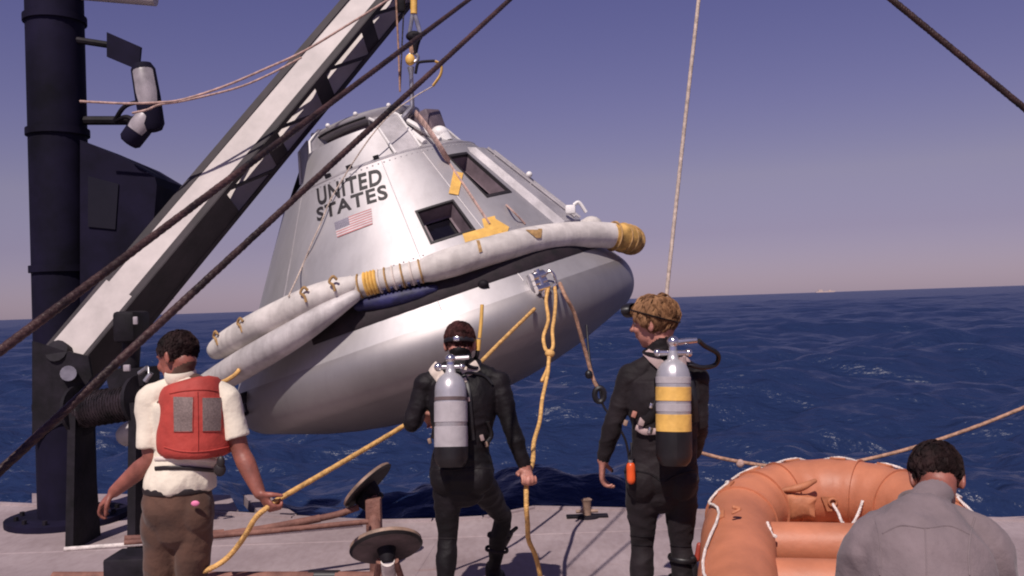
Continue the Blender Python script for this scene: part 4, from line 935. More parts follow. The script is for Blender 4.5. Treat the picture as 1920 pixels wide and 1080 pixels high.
def ribbon(pts, w, th, nrm=None, n=6):
    """strap: flat band along pts"""
    mb = MB(); mb.tube(spline(pts, n), (0, 0) and 0 or [(th, w)] * (len(spline(pts, n))), 8, ref=nrm or (0, -1, 0)); return mb
def tank(base, up, fwd, H, r, label, bands, boot, parts):
    """scuba cylinder: base point at the boot's foot, fwd points away from the diver's back"""
    t = thing('scuba_tank', base, label, 'scuba tank', 'air cylinders on the divers backs')
    up = V(up).normalized(); f = (V(fwd) - up * V(fwd).dot(up)).normalized(); x = f.cross(up)
    fn = lambda rr, h, a: base + up * h + (f * math.cos(R_(a)) + x * math.sin(R_(a))) * rr
    az = [i * 10 for i in range(37)]
    pr = [(r * .9, boot), (r, boot + .01), (r, H - r * 1.25)] + [(r * math.cos(R_(k)) + .0, H - r * 1.25 + r * 1.18 * math.sin(R_(k))) for k in (12, 25, 38, 50, 62, 71)] + [(.026, H + .012), (.024, H + .03), (.001, H + .03)]
    mb = MB(); mb.lathe(pr, fn, az); mb.build('cylinder', M['tank'], t, ang=60)
    mb = MB(); mb.lathe([(r * .72, 0), (r * .93, .02), (r * 1.045, .05), (r * 1.05, boot + .015), (r * 1.01, boot + .018)], fn, az); mb.lathe([(.001, 0), (r * .72, 0)], fn, az); mb.build('boot', M['rubber'], t)
    for h0, h1, m, th in bands:
        mb = MB(); mb.lathe([(r, h0), (r + th, h0 + .001), (r + th, h1 - .001), (r, h1)], fn, az); mb.build('band', M[m], t)
    return t, fn, up, f, x

# ---- blond diver at right
def diver_right():
    d = 4.87; feet = G(1240, 1196)
    t = thing('person', feet, 'blond diver in black wetsuit seen from behind, arms down, head turned left', 'person', None)
    g = Fig(); ref = (1, 0, 0)
    pel = P(1240, 908, d); wst = P(1246, 822, d - .01); chs = P(1244, 748, d - .02); up_ = P(1242, 700, d - .02); nk = P(1240, 662, d - .01)
    g.torso([(P(1240, 922, d), .145, .11), (P(1240, 900, d), .192, .132), (P(1243, 868, d), .182, .125), (wst, .166, .115), (chs, .192, .135), (P(1243, 716, d), .190, .125), (P(1242, 692, d), .125, .095), (nk, .066, .066)], ref)
    for sx in (-1, 1): g.mb.ell(P(1240 + sx * 35, 902, d - .050), (.092, .090, .105))
    shl, shr = P(1182, 708, d), P(1304, 708, d)
    for sh in (shl, shr): g.mb.limb([P(1241, 672, d), nk.lerp(sh, .55) + V((0, 0, -.012)), sh], [.058, .062, .062], ref=(0, 1, 0), n=20)
    ell, wrl = P(1152, 788, d + .0), P(1131, 862, d + .06)
    elr, wrr = P(1311, 792, d + .0), P(1302, 850, d + .22)
    g.arm(shl, ell, wrl, 1.12); g.arm(shr, elr, wrr, 1.12)
    hl, hr = P(1205, 912, d), P(1276, 912, d); kl, kr = P(1204, 1022, d + .03), P(1277, 1022, d + .03); al, ar = P(1200, 1168, d), P(1282, 1168, d)
    al.z = ar.z = .09
    g.leg(hl, kl, al, .93); g.leg(hr, kr, ar, .93)
    for a, dx in ((al, -.15), (ar, .22)): add_foot(g.mb, a, (dx, 1), 1.06); g.seg.append((a, a + V((dx * .2, .2, -.05)), .06, 0))
    hc = P(1226, 606, d + .01); fr = head_frame(60, 6, 0); s = 1.08
    add_head(g.mb, hc, fr, s); g.mb.limb([P(1238, 668, d), hc + fr @ V((0, -.03, -.05))], [.066, .060], ref=ref, n=20)
    g.seg += [(hc, hc + V((0, 0, .02)), .105, 1), (hc + fr @ V((0, .02, -.06)), hc, .08, 1), (P(1237, 650, d), P(1233, 628, d), .062, 1), (P(1240, 664, d), nk, .08, 0)]
    add_hand(g.mb, wrl + V((-.004, 0, -.01)), P(1131, 900, d + .10) - P(1132, 864, d + .06), (.95, -.10, -.1), -1, [28, 38, 46, 52], 1.06, 4, 25, g.seg)
    add_hand(g.mb, wrr, V((-.5, .7, -.25)), (-.4, -.1, -.9), 1, 55, 1.05, 4, 20, g.seg)
    body = g.build([M['neo2'], M['skin']], t, wrinkle=suit_folds(3))
    add_eyes(hc, fr, s, t)
    add_hair('hair', M['hair_b'], hc, fr, s, t, lambda y: -.040 if y < -.04 else (-.040 + (y + .04) * .9 if y < .02 else (.014 + (y - .02) * 1.0)), .012, 420, .052, .0016, .014, seed=4, wave=.55, strands=14)
    # wetsuit details: jacket hem, knee seams, collar
    tr = bvh(body)
    for pts in ([(1171, 884), (1195, 884), (1222, 890), (1238, 902)], [(1303, 884), (1285, 886), (1262, 894), (1248, 904)]):
        pp = []
        for p in spline([V((x, y, 0)) for x, y in pts], 4):
            r_ = ray(p.x, p.y).normalized(); h = tr.ray_cast(V((0, 0, CAMH)), r_)[0]
            if h: pp.append(h)
        if len(pp) > 2: MB().tube(pp, .005, 6).build('jacket_hem', M['neo'], t)
    for x0, x1, y in ((1171, 1238, 1020), (1247, 1311, 1022), (1167, 1232, 1003)):
        pp = []
        for x in np.linspace(x0, x1, 14):
            h = tr.ray_cast(V((0, 0, CAMH)), ray(x, y + 3 * math.sin((x - x0) / 30)).normalized())[0]
            if h and (not pp or abs(h.y - d) < .25): pp.append(h)
        if len(pp) > 3: MB().tube(pp, .004, 6).build('knee_seam', M['neo'], t)
    mb = MB(); c = P(1239, 660, d - .005); mb.tube([c + V((math.cos(x) * .076, math.sin(x) * .078, .012 * math.sin(x))) for x in np.linspace(0, 2 * math.pi, 24)], [(.010, .022)] * 24, 8, ref=(0, 0, 1)); mb.build('suit_collar', M['neo'], t)
    # mask pushed up on the hair
    mt = thing('dive_mask', hc + V((0, 0, .1)), 'black diving mask pushed up over the blond hair', 'diving mask')
    q = lambda x, y, z: hc + fr @ (V((x, y, z)) * s)
    mb = MB(); mb.tube(spline([q(.0, -.126, -.012), q(-.075, -.085, .012), q(-.103, -.01, .045), q(-.075, .075, .075)], 6), [(.004, .011)] * 19, 8, ref=(0, 0, 1)); mb.tube(spline([q(.0, -.126, -.012), q(.075, -.085, .012), q(.103, -.01, .045), q(.075, .075, .075)], 6), [(.004, .011)] * 19, 8, ref=(0, 0, 1)); mb.build('strap', M['rubber'], mt)
    mb = MB(); rows = []
    for k, e in ((.90, .100), (1.0, .112), (1.0, .138), (.9, .142)):
        rows.append([q(.082 * k * math.cos(x), e - .010, .078 + .036 * k * math.sin(x)) for x in np.linspace(0, 2 * math.pi, 24)[:-1]])
    mb.grid(rows, True); mb.build('frame', M['rubber'], mt)
    mb = MB(); mb.add(rows[3], [tuple(range(23))]); mb.build('lens', M['lamp'], mt, smooth=False)
    # air cylinder
    b = P(1264, 873, d - .255); tp = P(1262, 690, d - .215)
    H = (tp - b).length + .055
    tk, fn, up, f, x = tank(b, tp - b, (0, -1, 0), H, .085, 'silver air cylinder with two yellow bands on the blond diver back', [(.168, .252, 'yellowtape', .003), (.150, .168, 'chrome', .002), (.318, .386, 'yellowtape', .003), (.266, .304, 'tankband', .0015), (.404, .436, 'tankband', .002)], .150, None)
    vt = tp + up * .075
    mb = MB(); mb.tube([tp + up * .04, vt, vt + up * .03], [.020, .022, .020], 14); mb.ell(vt + up * .055, (.030, .032, .032)); mb.tube([vt - x * .075, vt + x * .075], .014, 10); mb.ell(vt - x * .078, .021, nu=12, nv=8); mb.ell(vt + x * .078, .02, nu=12, nv=8); mb.tube([vt + up * .05, vt + up * .058 - x * .06, vt + up * .064 - x * .12], [.018, .016, .014], 10); vv = mb.build('valve', M['chrome'], tk)
    mb = MB(); mb.tube([vt - x * .045 - up * .02, vt - x * .05 + up * -.075], .02, 8); mb.build('regulator', M['harness'], tk)
    mb = MB(); c0 = vt + up * .062 - x * .13
    mb.tube(spline([c0, P(1322, 649, d - .16), P(1346, 664, d - .12), P(1342, 683, d - .08), P(1318, 689, d - .11), P(1290, 683, d - .12), P(1268, 676, d - .07), P(1252, 668, d + .0)], 8), .0125, 10); mb.build('hose', M['rubber'], tk)
    # harness lying on the suit
    def strap(pxs, w, m, nm='strap', off=.012):
        pp = []
        for p in spline([V((a, b_, 0)) for a, b_ in pxs], 5):
            h, nr, _, _ = tr.ray_cast(V((0, 0, CAMH)), ray(p.x, p.y).normalized())
            if h: pp.append(h + nr * off)
        if len(pp) > 3: MB().tube(pp, [(.005, w)] * len(pp), 8, ref=(0, -1, 0)).build(nm, M[m], tk)
    strap([(1208, 655), (1226, 672), (1244, 690)], .026, 'harness'); strap([(1244, 690), (1240, 740), (1222, 778), (1200, 792)], .024, 'rubber'); strap([(1290, 668), (1280, 684), (1270, 690)], .024, 'harness')
    strap([(1196, 800), (1212, 808), (1232, 808)], .016, 'harness'); strap([(1286, 700), (1296, 740), (1300, 790)], .02, 'rubber'); strap([(1178, 792), (1180, 830), (1183, 850)], .012, 'rubber')
    for (px, py, r, m) in ((1220, 760, .013, 'chrome'), (1218, 806, .016, 'chrome'), (1202, 790, .02, 'harness'), (1188, 776, .016, 'skin'), (1172, 792, .014, 'padrim')):
        h = tr.ray_cast(V((0, 0, CAMH)), ray(px, py).normalized())[0]
        mb = MB(); mb.box((h or P(px, py, d - .12)) + V((0, -.018, 0)), (r * 1.5, .02, r * 2.1), Matrix.Rotation(R_(20), 3, 'Y'), bev=.005); mb.build('buckle', M[m], tk)
    mb = MB(); mb.box(P(1258, 760, d - .145), (.16, .03, .30), bev=.02); mb.build('back_plate', M['rubber'], tk)
    # orange flare at the left hip
    c = P(1183, 887, d - .15); ft = thing('flare', c, 'orange flare tube hanging at the blond diver left hip', 'flare')
    mb = MB(); mb.limb([c + V((0, 0, .034)), c - V((0, 0, .034))], [.022, .022], n=16); mb.build('flare_tube', M['orange'], ft)
    mb = MB(); mb.tube([c + V((0, 0, .05)), P(1184, 850, d - .15), P(1183, 830, d - .13)], .005, 6); mb.build('lanyard', M['rubber'], ft)
    mb = MB(); mb.tube([c + V((0, 0, .046)), c + V((0, 0, .066))], .012, 10); mb.build('ring', M['steel'], ft)
    # knife on the right calf
    c = P(1306, 1050, d - .01); kt = thing('dive_knife', c, 'dive knife with red handle strapped to the blond diver right calf', 'knife')
    mb = MB(); mb.box(P(1302, 1070, d - .02), (.034, .05, .16), Matrix.Rotation(R_(-6), 3, 'Y'), bev=.01); mb.build('sheath', M['rubber'], kt)
    mb = MB(); mb.limb([P(1307, 1048, d - .02), P(1311, 1022, d - .02)], [.016, .014], n=12); mb.build('handle', M['redplastic'], kt)
    for y in (1046, 1085):
        q0 = P(1280, y, d - .0); mb = MB(); mb.tube([q0 + V((math.cos(a) * .074, math.sin(a) * .074, -.006 * math.cos(a))) for a in np.linspace(0, 2 * math.pi, 20)], [(.012, .004)] * 20, 8, ref=(0, 0, 1)); mb.build('strap', M['rubber'], kt)
diver_right()

# ---- bare headed diver in the middle
def diver_middle():
    d = 5.2; t = thing('person', G(835, 1160), 'diver in black wetsuit stepping away beneath the capsule, yellow rope in his right hand', 'person')
    g = Fig(); ref = (1, 0, 0)
    nk = P(864, 676, d + .06)
    g.torso([(P(867, 915, d), .135, .11), (P(866, 893, d), .176, .132), (P(866, 865, d), .170, .125), (P(866, 826, d), .155, .115), (P(868, 758, d + .02), .195, .140), (P(867, 724, d + .04), .195, .128), (P(866, 700, d + .05), .135, .10), (nk, .068, .066)], ref)
    for sx in (-1, 1): g.mb.ell(P(866 + sx * 31, 894, d - .045), (.086, .088, .100))
    shl, shr = P(800, 722, d + .04), P(934, 718, d + .04)
    for sh in (shl, shr): g.mb.limb([P(864, 684, d + .05), nk.lerp(sh, .55) + V((0, 0, -.01)), sh], [.058, .062, .062], ref=(0, 1, 0), n=20)
    ell, wrl = P(771, 794, d + .03), P(788, 778, d + .29)
    elr, wrr = P(960, 806, d + .0), P(986, 878, d + .0)
    g.arm(shl, ell, wrl, 1.1); g.arm(shr, elr, wrr, 1.08)
    hl, hr = P(840, 905, d), P(894, 898, d + .02); kl = P(839, 1010, d + .02); al = P(832, 1138, d - .02); al.z = .09
    kr = P(942, 968, 5.68); ar = P(924, 1052, 5.86); ar.z = .10
    g.leg(hl, kl, al, .86); g.leg(hr, kr, ar, .88)
    for a, dx in ((al, -.1), (ar, .15)): add_foot(g.mb, a, (dx, 1), 1.06); g.seg.append((a, a + V((dx * .2, .2, -.05)), .06, 0))
    hc = P(863, 646, d + .10); fr = head_frame(-6, 8); s = 1.02
    add_head(g.mb, hc, fr, s); g.mb.limb([P(864, 682, d + .06), hc + fr @ V((0, -.03, -.05))], [.066, .060], ref=ref, n=20)
    g.seg += [(hc, hc + V((0, 0, .02)), .105, 1), (hc + fr @ V((0, .02, -.06)), hc, .08, 1), (P(864, 668, d + .07), P(864, 658, d + .09), .062, 1), (P(864, 682, d + .06), nk, .078, 0)]
    add_hand(g.mb, wrr, P(990, 905, d - .06) - P(986, 880, d), (.25, -.9, .1), 1, [75, 80, 82, 85], 1.02, 2, 40, g.seg)
    add_hand(g.mb, wrl, V((.35, .5, -.2)), (.2, -.5, -.8), -1, 70, 1.0, 3, 30, g.seg)
    body = g.build([M['neo'], M['skin']], t, wrinkle=suit_folds(8)); tr = bvh(body)
    add_eyes(hc, fr, s, t)
    add_hair('hair', M['hair_r'], hc, fr, s, t, lambda y: -.008 if y < -.03 else .012 + max(0, y) * .5, .006, 420, .024, .0013, .003, seed=9, wave=.12)
    mb = MB(); c = P(864, 680, d + .05); mb.tube([c + V((math.cos(x) * .076, math.sin(x) * .078, .010 * math.sin(x))) for x in np.linspace(0, 2 * math.pi, 24)], [(.010, .026)] * 24, 8, ref=(0, 0, 1)); mb.build('suit_collar', M['neo2'], t)
    for x0, x1, y in ((812, 870, 1008), (803, 925, 880)):
        pp = []
        for x in np.linspace(x0, x1, 16):
            h = tr.ray_cast(V((0, 0, CAMH)), ray(x, y + 2 * math.sin((x - x0) / 20)).normalized())[0]
            if h: pp.append(h)
        if len(pp) > 3: MB().tube(pp, .004, 6).build('suit_seam', M['neo2'], t)
    # mask worn, seen from behind: strap with a metal clip
    mt = thing('dive_mask', hc, 'dark strap of a diving mask round the reddish haired diver head', 'diving mask')
    q = lambda x, y, z: hc + fr @ (V((x, y, z)) * s)
    pts = [q(.086 * math.cos(a), -.012 + .107 * math.sin(a), .018 - .004 * math.sin(a)) for a in np.linspace(R_(-235), R_(55), 30)]
    mb = MB(); mb.tube(pts, [(.013, .004)] * 30, 8, ref=(0, 0, 1)); mb.build('strap', M['rubber'], mt)
    mb = MB(); mb.box(q(.0, -.124, .020), (.034, .012, .026), fr, bev=.004); mb.build('clip', M['chrome'], mt)
    mb = MB(); rows = []
    for k, e in ((.9, .092), (1.0, .10), (1.0, .135), (.9, .138)): rows.append([q(.078 * k * math.cos(x), e, .018 + .042 * k * math.sin(x)) for x in np.linspace(0, 2 * math.pi, 24)[:-1]])
    mb.grid(rows, True); mb.build('frame', M['rubber'], mt)
    mb = MB(); mb.add(rows[3], [tuple(range(23))]); mb.build('lens', M['lamp'], mt, smooth=False)
    st = thing('snorkel', P(898, 640, d + .10), 'yellow snorkel standing up at the right of the diver head', 'snorkel')
    mb = MB(); mb.tube(spline([P(904, 571, d + .12), P(902, 605, d + .11), P(899, 634, d + .10)], 5), .0105, 12); mb.build('upper_tube', M['yellowtape'], st)
    mb = MB(); mb.tube([P(898, 636, d + .10), P(896, 657, d + .10)], .014, 12); mb.build('sleeve', M['yellowtape'], st)
    mb = MB(); mb.tube(spline([P(896, 656, d + .10), P(893, 670, d + .11), P(884, 676, d + .18)], 5), .012, 10); mb.build('mouth_tube', M['rubber'], st)
    # air cylinder
    b = P(846, 876, d - .215); tp = P(845, 714, d - .150); H = (tp - b).length + .055
    tk, fn, up, f, x = tank(b, tp - b, (0, -1, 0), H, .087, 'plain silver air cylinder on the back of the diver under the capsule', [(.098, .215, 'tankband', .003), (.238, .345, 'tankband', .003), (.352, .372, 'pad', .002)], .092, None)
    vt = tp + up * .075
    mb = MB(); mb.tube([tp + up * .04, vt, vt + up * .025], [.020, .022, .02], 14); mb.ell(vt + up * .045, (.03, .03, .026)); mb.tube([vt - x * .06, vt + x * .06], .013, 10); mb.ell(vt + x * .066, .024, nu=12, nv=8); mb.ell(vt - x * .06, .018, nu=12, nv=8); mb.tube([vt + up * .045, vt + up * .05 - x * .1], .013, 8); mb.build('valve', M['chrome'], tk)
    def strap(pxs, w, m, nm='strap', off=.012):
        pp = []
        for p in spline([V((a, b_, 0)) for a, b_ in pxs], 5):
            h, nr, _, _ = tr.ray_cast(V((0, 0, CAMH)), ray(p.x, p.y).normalized())
            if h: pp.append(h + nr * off)
        if len(pp) > 3: MB().tube(pp, [(.005, w)] * len(pp), 8, ref=(0, -1, 0)).build(nm, M[m], tk)
    strap([(812, 690), (822, 702), (830, 714)], .034, 'harness_l', 'shoulder_pad'); strap([(894, 686), (880, 697), (868, 704)], .03, 'harness_l', 'shoulder_pad')
    strap([(868, 704), (876, 730), (880, 780), (884, 825)], .018, 'rubber'); strap([(858, 702), (900, 704), (922, 722)], .008, 'rubber'); strap([(822, 790), (814, 830)], .016, 'rubber'); strap([(912, 790), (918, 815), (908, 832)], .012, 'rubber')
    for (px, py, r, m) in ((878, 748, .013, 'harness'), (872, 712, .014, 'harness_l'), (904, 820, .016, 'harness'), (912, 832, .014, 'padrim'), (806, 826, .014, 'padrim')):
        h = tr.ray_cast(V((0, 0, CAMH)), ray(px, py).normalized())[0]
        mb = MB(); mb.box((h or P(px, py, d - .1)) + V((0, -.016, 0)), (r * 1.4, .02, r * 2.1), Matrix.Rotation(R_(-15), 3, 'Y'), bev=.005); mb.build('buckle', M[m], tk)
    mb = MB(); mb.tube(spline([vt - x * .1 + up * .05, P(876, 684, d - .08), P(893, 690, d - .02), P(900, 680, d + .06), P(892, 672, d + .16)], 6), .011, 8); mb.build('hose', M['rubber'], tk)
    mb = MB(); mb.box(P(852, 780, d - .10), (.16, .03, .28), bev=.02); mb.build('back_plate', M['rubber'], tk)
    c = P(952, 1000, 5.72); kt = thing('dive_knife', c, 'black dive knife strapped to the right calf of the stepping diver', 'knife')
    mb = MB(); mb.limb([P(944, 1022, 5.74), P(956, 1000, 5.72)], [(.022, .014), (.022, .016)], n=12); mb.build('sheath', M['rubber'], kt)
    mb = MB(); mb.limb([P(957, 999, 5.72), P(968, 990, 5.72)], [.013, .012], n=10); mb.build('handle', M['rubber'], kt)
    for u in (.35, .6):
        q0 = kr.lerp(ar, u); mb = MB(); mb.tube([q0 + V((math.cos(a) * .07, math.sin(a) * .07, -.01 * math.cos(a))) for a in np.linspace(0, 2 * math.pi, 20)], [(.011, .004)] * 20, 8, ref=(0, 0, 1)); mb.build('strap', M['neo2'], kt)
diver_middle()

# ---- man in the red-orange life vest at left
def vest_man():
    d = 4.7; t = thing('person', G(330, 1255), 'man in cream shirt, brown trousers and red orange life vest, head turned left', 'person')
    g = Fig(); ref = (1, 0, 0); sk = 1
    nk = P(340, 716, d)
    g.torso([(P(334, 975, d), .15, .115), (P(334, 945, d), .170, .13), (P(335, 910, d), .155, .115), (P(345, 850, d), .145, .105), (P(352, 785, d), .165, .12), (P(352, 745, d), .165, .112), (P(346, 725, d), .11, .085), (nk, .062, .062)], ref, 2)
    shl, shr = P(284, 752, d), P(420, 748, d)
    ell, wrl = P(283, 862, d - .02), P(214, 922, d + .03); elr, wrr = P(452, 848, d - .01), P(487, 925, d - .06)
    for sh in (shl, shr): g.mb.limb([P(342, 722, d), nk.lerp(sh, .55), sh], [.055, .058, .06], ref=(0, 1, 0), n=20)
    g.arm(shl, ell, wrl, 1.03, (1, 1)); g.arm(shr, elr, wrr, 1.03, (1, 1))
    hl, hr = P(303, 962, d), P(364, 962, d); kl, kr = P(302, 1085, d + .03), P(360, 1085, d + .03); al, ar = P(303, 1222, d), P(352, 1222, d); al.z = ar.z = .09
    g.leg(hl, kl, al, .95, 2); g.leg(hr, kr, ar, .95, 2)
    for a, dx in ((al, -.25), (ar, .05)): add_foot(g.mb, a, (dx, 1), 1.06); g.seg.append((a, a + V((dx * .2, .2, -.05)), .06, 3))
    hc = P(333, 671, d + .02); fr = head_frame(64, 20, 8); s = 1.03
    add_head(g.mb, hc, fr, s); g.mb.limb([nk, hc + fr @ V((0, -.03, -.05))], [.060, .056], ref=ref, n=20)
    g.seg += [(hc, hc + V((0, 0, .02)), .105, 1), (hc + fr @ V((0, .02, -.06)), hc, .08, 1), (nk, hc, .06, 1)]
    add_hand(g.mb, wrr, P(503, 946, d - .07) - P(487, 925, d - .06), (.3, .6, .5), 1, [80, 85, 88, 90], 1.0, 2, 40, g.seg)
    add_hand(g.mb, wrl, P(188, 948, d + .05) - P(214, 922, d + .03), (.2, .3, -.8), 1, 45, 1.0, 4, 20, g.seg)
    g.build([M['shirt'], M['skin_tan'], M['trouser'], M['rubber']], t)
    add_eyes(hc, fr, s, t)
    add_hair('hair', M['hair_d'], hc, fr, s, t, lambda y: -.050 if y < -.05 else (-.012 if y < .0 else .008 + y * .85), .008, 480, .024, .0013, .005, seed=5, wave=.2)
    # shirt: body, collar and short sleeves
    mb = MB()
    mb.limb([P(340, 918, d), P(340, 895, d), P(348, 850, d), P(354, 785, d), P(353, 748, d), P(347, 728, d), P(342, 712, d)], [(.172, .135), (.176, .14), (.162, .125), (.182, .136), (.182, .126), (.125, .096), (.072, .074)], ref=ref, n=36, rnd=(False, False))
    for sh, el, k in ((shl, ell, .80), (shr, elr, .74)):
        mb.ell(sh, .080); mb.limb([nk.lerp(sh, .5) + V((0, 0, .0)), sh, sh.lerp(el, .4), sh.lerp(el, k)], [(.068, .068), (.077, .077), (.073, .071), (.076, .068)], ref=(0, 1, 0), n=24, rnd=(True, False))
    f1, f2 = wr(.008, 7, 2, (1.2, 1.2, 1.0)), wr(.009, 16, 5, (1, 1, .4))
    def fold(c):
        k = 1.0 + 1.6 * max(0, min(1, (1.06 - c.z) / .14)) if abs(c.x - P(340, 895, d).x) < .22 else 1.0
        return f1(c) * .5 + f2(c) * .35 * k + .020 * (.35 - abs(noise.noise(V((c.x * 8 + 1, c.y * 6, c.z * 5 - c.x * 5))))) * k * .6 - .003
    sh_o = remeshed(mb, 'shirt', [M['shirt']], t, .008, 3, None, fold)
    mb = MB(); c = P(339, 708, d + .005); mb.tube([c + V((math.cos(x) * .070, math.sin(x) * .074, .012 * math.sin(x) + .005)) for x in np.linspace(0, 2 * math.pi, 26)], [(.032, .008)] * 26, 10, ref=(0, 0, 1)); mb.build('shirt_collar', M['shirt'], t)
    # trousers
    mb = MB()
    mb.limb([P(335, 908, d), P(335, 925, d), P(334, 950, d), P(334, 985, d)], [(.163, .128), (.170, .135), (.184, .145), (.150, .12)], ref=ref, n=36, rnd=(False, True))
    for sx in (-1, 1): mb.ell(P(334 + sx * 32, 958, d - .045), (.094, .090, .115))
    for h, k, a in ((hl, kl, al), (hr, kr, ar)):
        mb.limb([h, h.lerp(k, .35), h.lerp(k, .8), k, k.lerp(a, .5), a - V((0, 0, .03))], [(.104, .106), (.098, .102), (.088, .09), (.084, .086), (.082, .085), (.08, .085)], ref=ref, n=28, rnd=(True, False))
    f3, f4 = wr(.008, 8, 11, (1, 1, 1)), wr(.010, 14, 6, (.5, .5, 1.3))
    remeshed(mb, 'trousers', [M['trouser']], t, .008, 3, None, lambda c: f3(c) * .6 +   .015 * (.4 - abs(noise.noise(V((c.x * 5 + 3, c.y * 5, c.z * 8 + c.x * 5))))) - .006 + f4(c) * .25)
    mb = MB(); c = P(335, 914, d); mb.tube([c + V((math.cos(x) * .170, math.sin(x) * .136, 0)) for x in np.linspace(0, 2 * math.pi, 40)], [(.017, .005)] * 40, 8, ref=(0, 0, 1)); mb.build('belt', M['belt'], t)
    mb = MB(); c = P(366, 944, d - .150); mb.ell(c, (.021, .008, .014), nu=14, nv=8); mb.build('pocket_tag', M['pink'], t)
    # life vest
    mb = MB()
    mb.limb([P(367, 852, d - .005), P(367, 838, d - .005), P(366, 790, d - .005), P(363, 750, d - .005), P(360, 728, d - .005), P(358, 716, d)], [(.165, .158), (.186, .178), (.180, .176), (.168, .165), (.158, .145), (.138, .11)], ref=ref, n=40, rnd=(False, False))
    fv = wr(.006, 9, 7); vest = remeshed(mb, 'life_vest', [M['vest']], t, .010, 4, None, fv)
    tv = bvh(vest)
    for px in ([(326, 744), (362, 745), (361, 809), (327, 809)], [(379, 746), (415, 746), (413, 808), (380, 808)]):
        mb = MB(); drape_px(mb, tv, px, .005, 6, 8, d); mb.build('reflective_patch', M['patch'], vest, smooth=True)
    for px in ([(303, 862), (340, 858), (340, 865), (305, 869)], [(340, 858), (418, 856), (418, 864), (340, 865)]):
        pass
    for pxs in ([(308, 838), (340, 846), (385, 846), (428, 838)], [(318, 738), (345, 733), (385, 731), (408, 734)], [(370, 735), (371, 790), (371, 845)], [(326, 744), (362, 745), (361, 809), (327, 809), (326, 744)], [(379, 746), (415, 746), (413, 808), (380, 808), (379, 746)]):
        pp = []
        pts_ = spline([V((a, b, 0)) for a, b in pxs], 6) if len(pxs) < 5 else [V((a, b, 0)).lerp(V((c, e, 0)), k / 6) for (a, b), (c, e) in zip(pxs, pxs[1:]) for k in range(6)]
        for p in pts_:
            h, nr, _, _ = tv.ray_cast(V((0, 0, CAMH)), ray(p.x, p.y).normalized())
            if h: pp.append(h + nr * .002)
        if len(pp) > 3: MB().tube(pp, .0034, 5).build('vest_seam', M['vest'], vest)
    tb = bvh(sh_o)
    for y, m in ((862, 'web'), (880, 'belt')):
        pp = []
        for x in np.linspace(292, 424, 26):
            h, nr, _, _ = tb.ray_cast(V((0, 0, CAMH)), ray(x, y + 3 * math.sin(x / 30)).normalized())
            if h and abs(h.y - d) < .2: pp.append(h + nr * .006)
        if len(pp) > 4: MB().tube(pp, [(.004, .011)] * len(pp), 8, ref=(0, -1, 0)).build('vest_tie', M[m], vest)
    mb = MB(); mb.ell(P(414, 866, d - .12), (.02, .014, .03)); mb.ell(P(412, 880, d - .11), (.03, .02, .035)); mb.build('tie_end', M['belt'], vest)
vest_man()

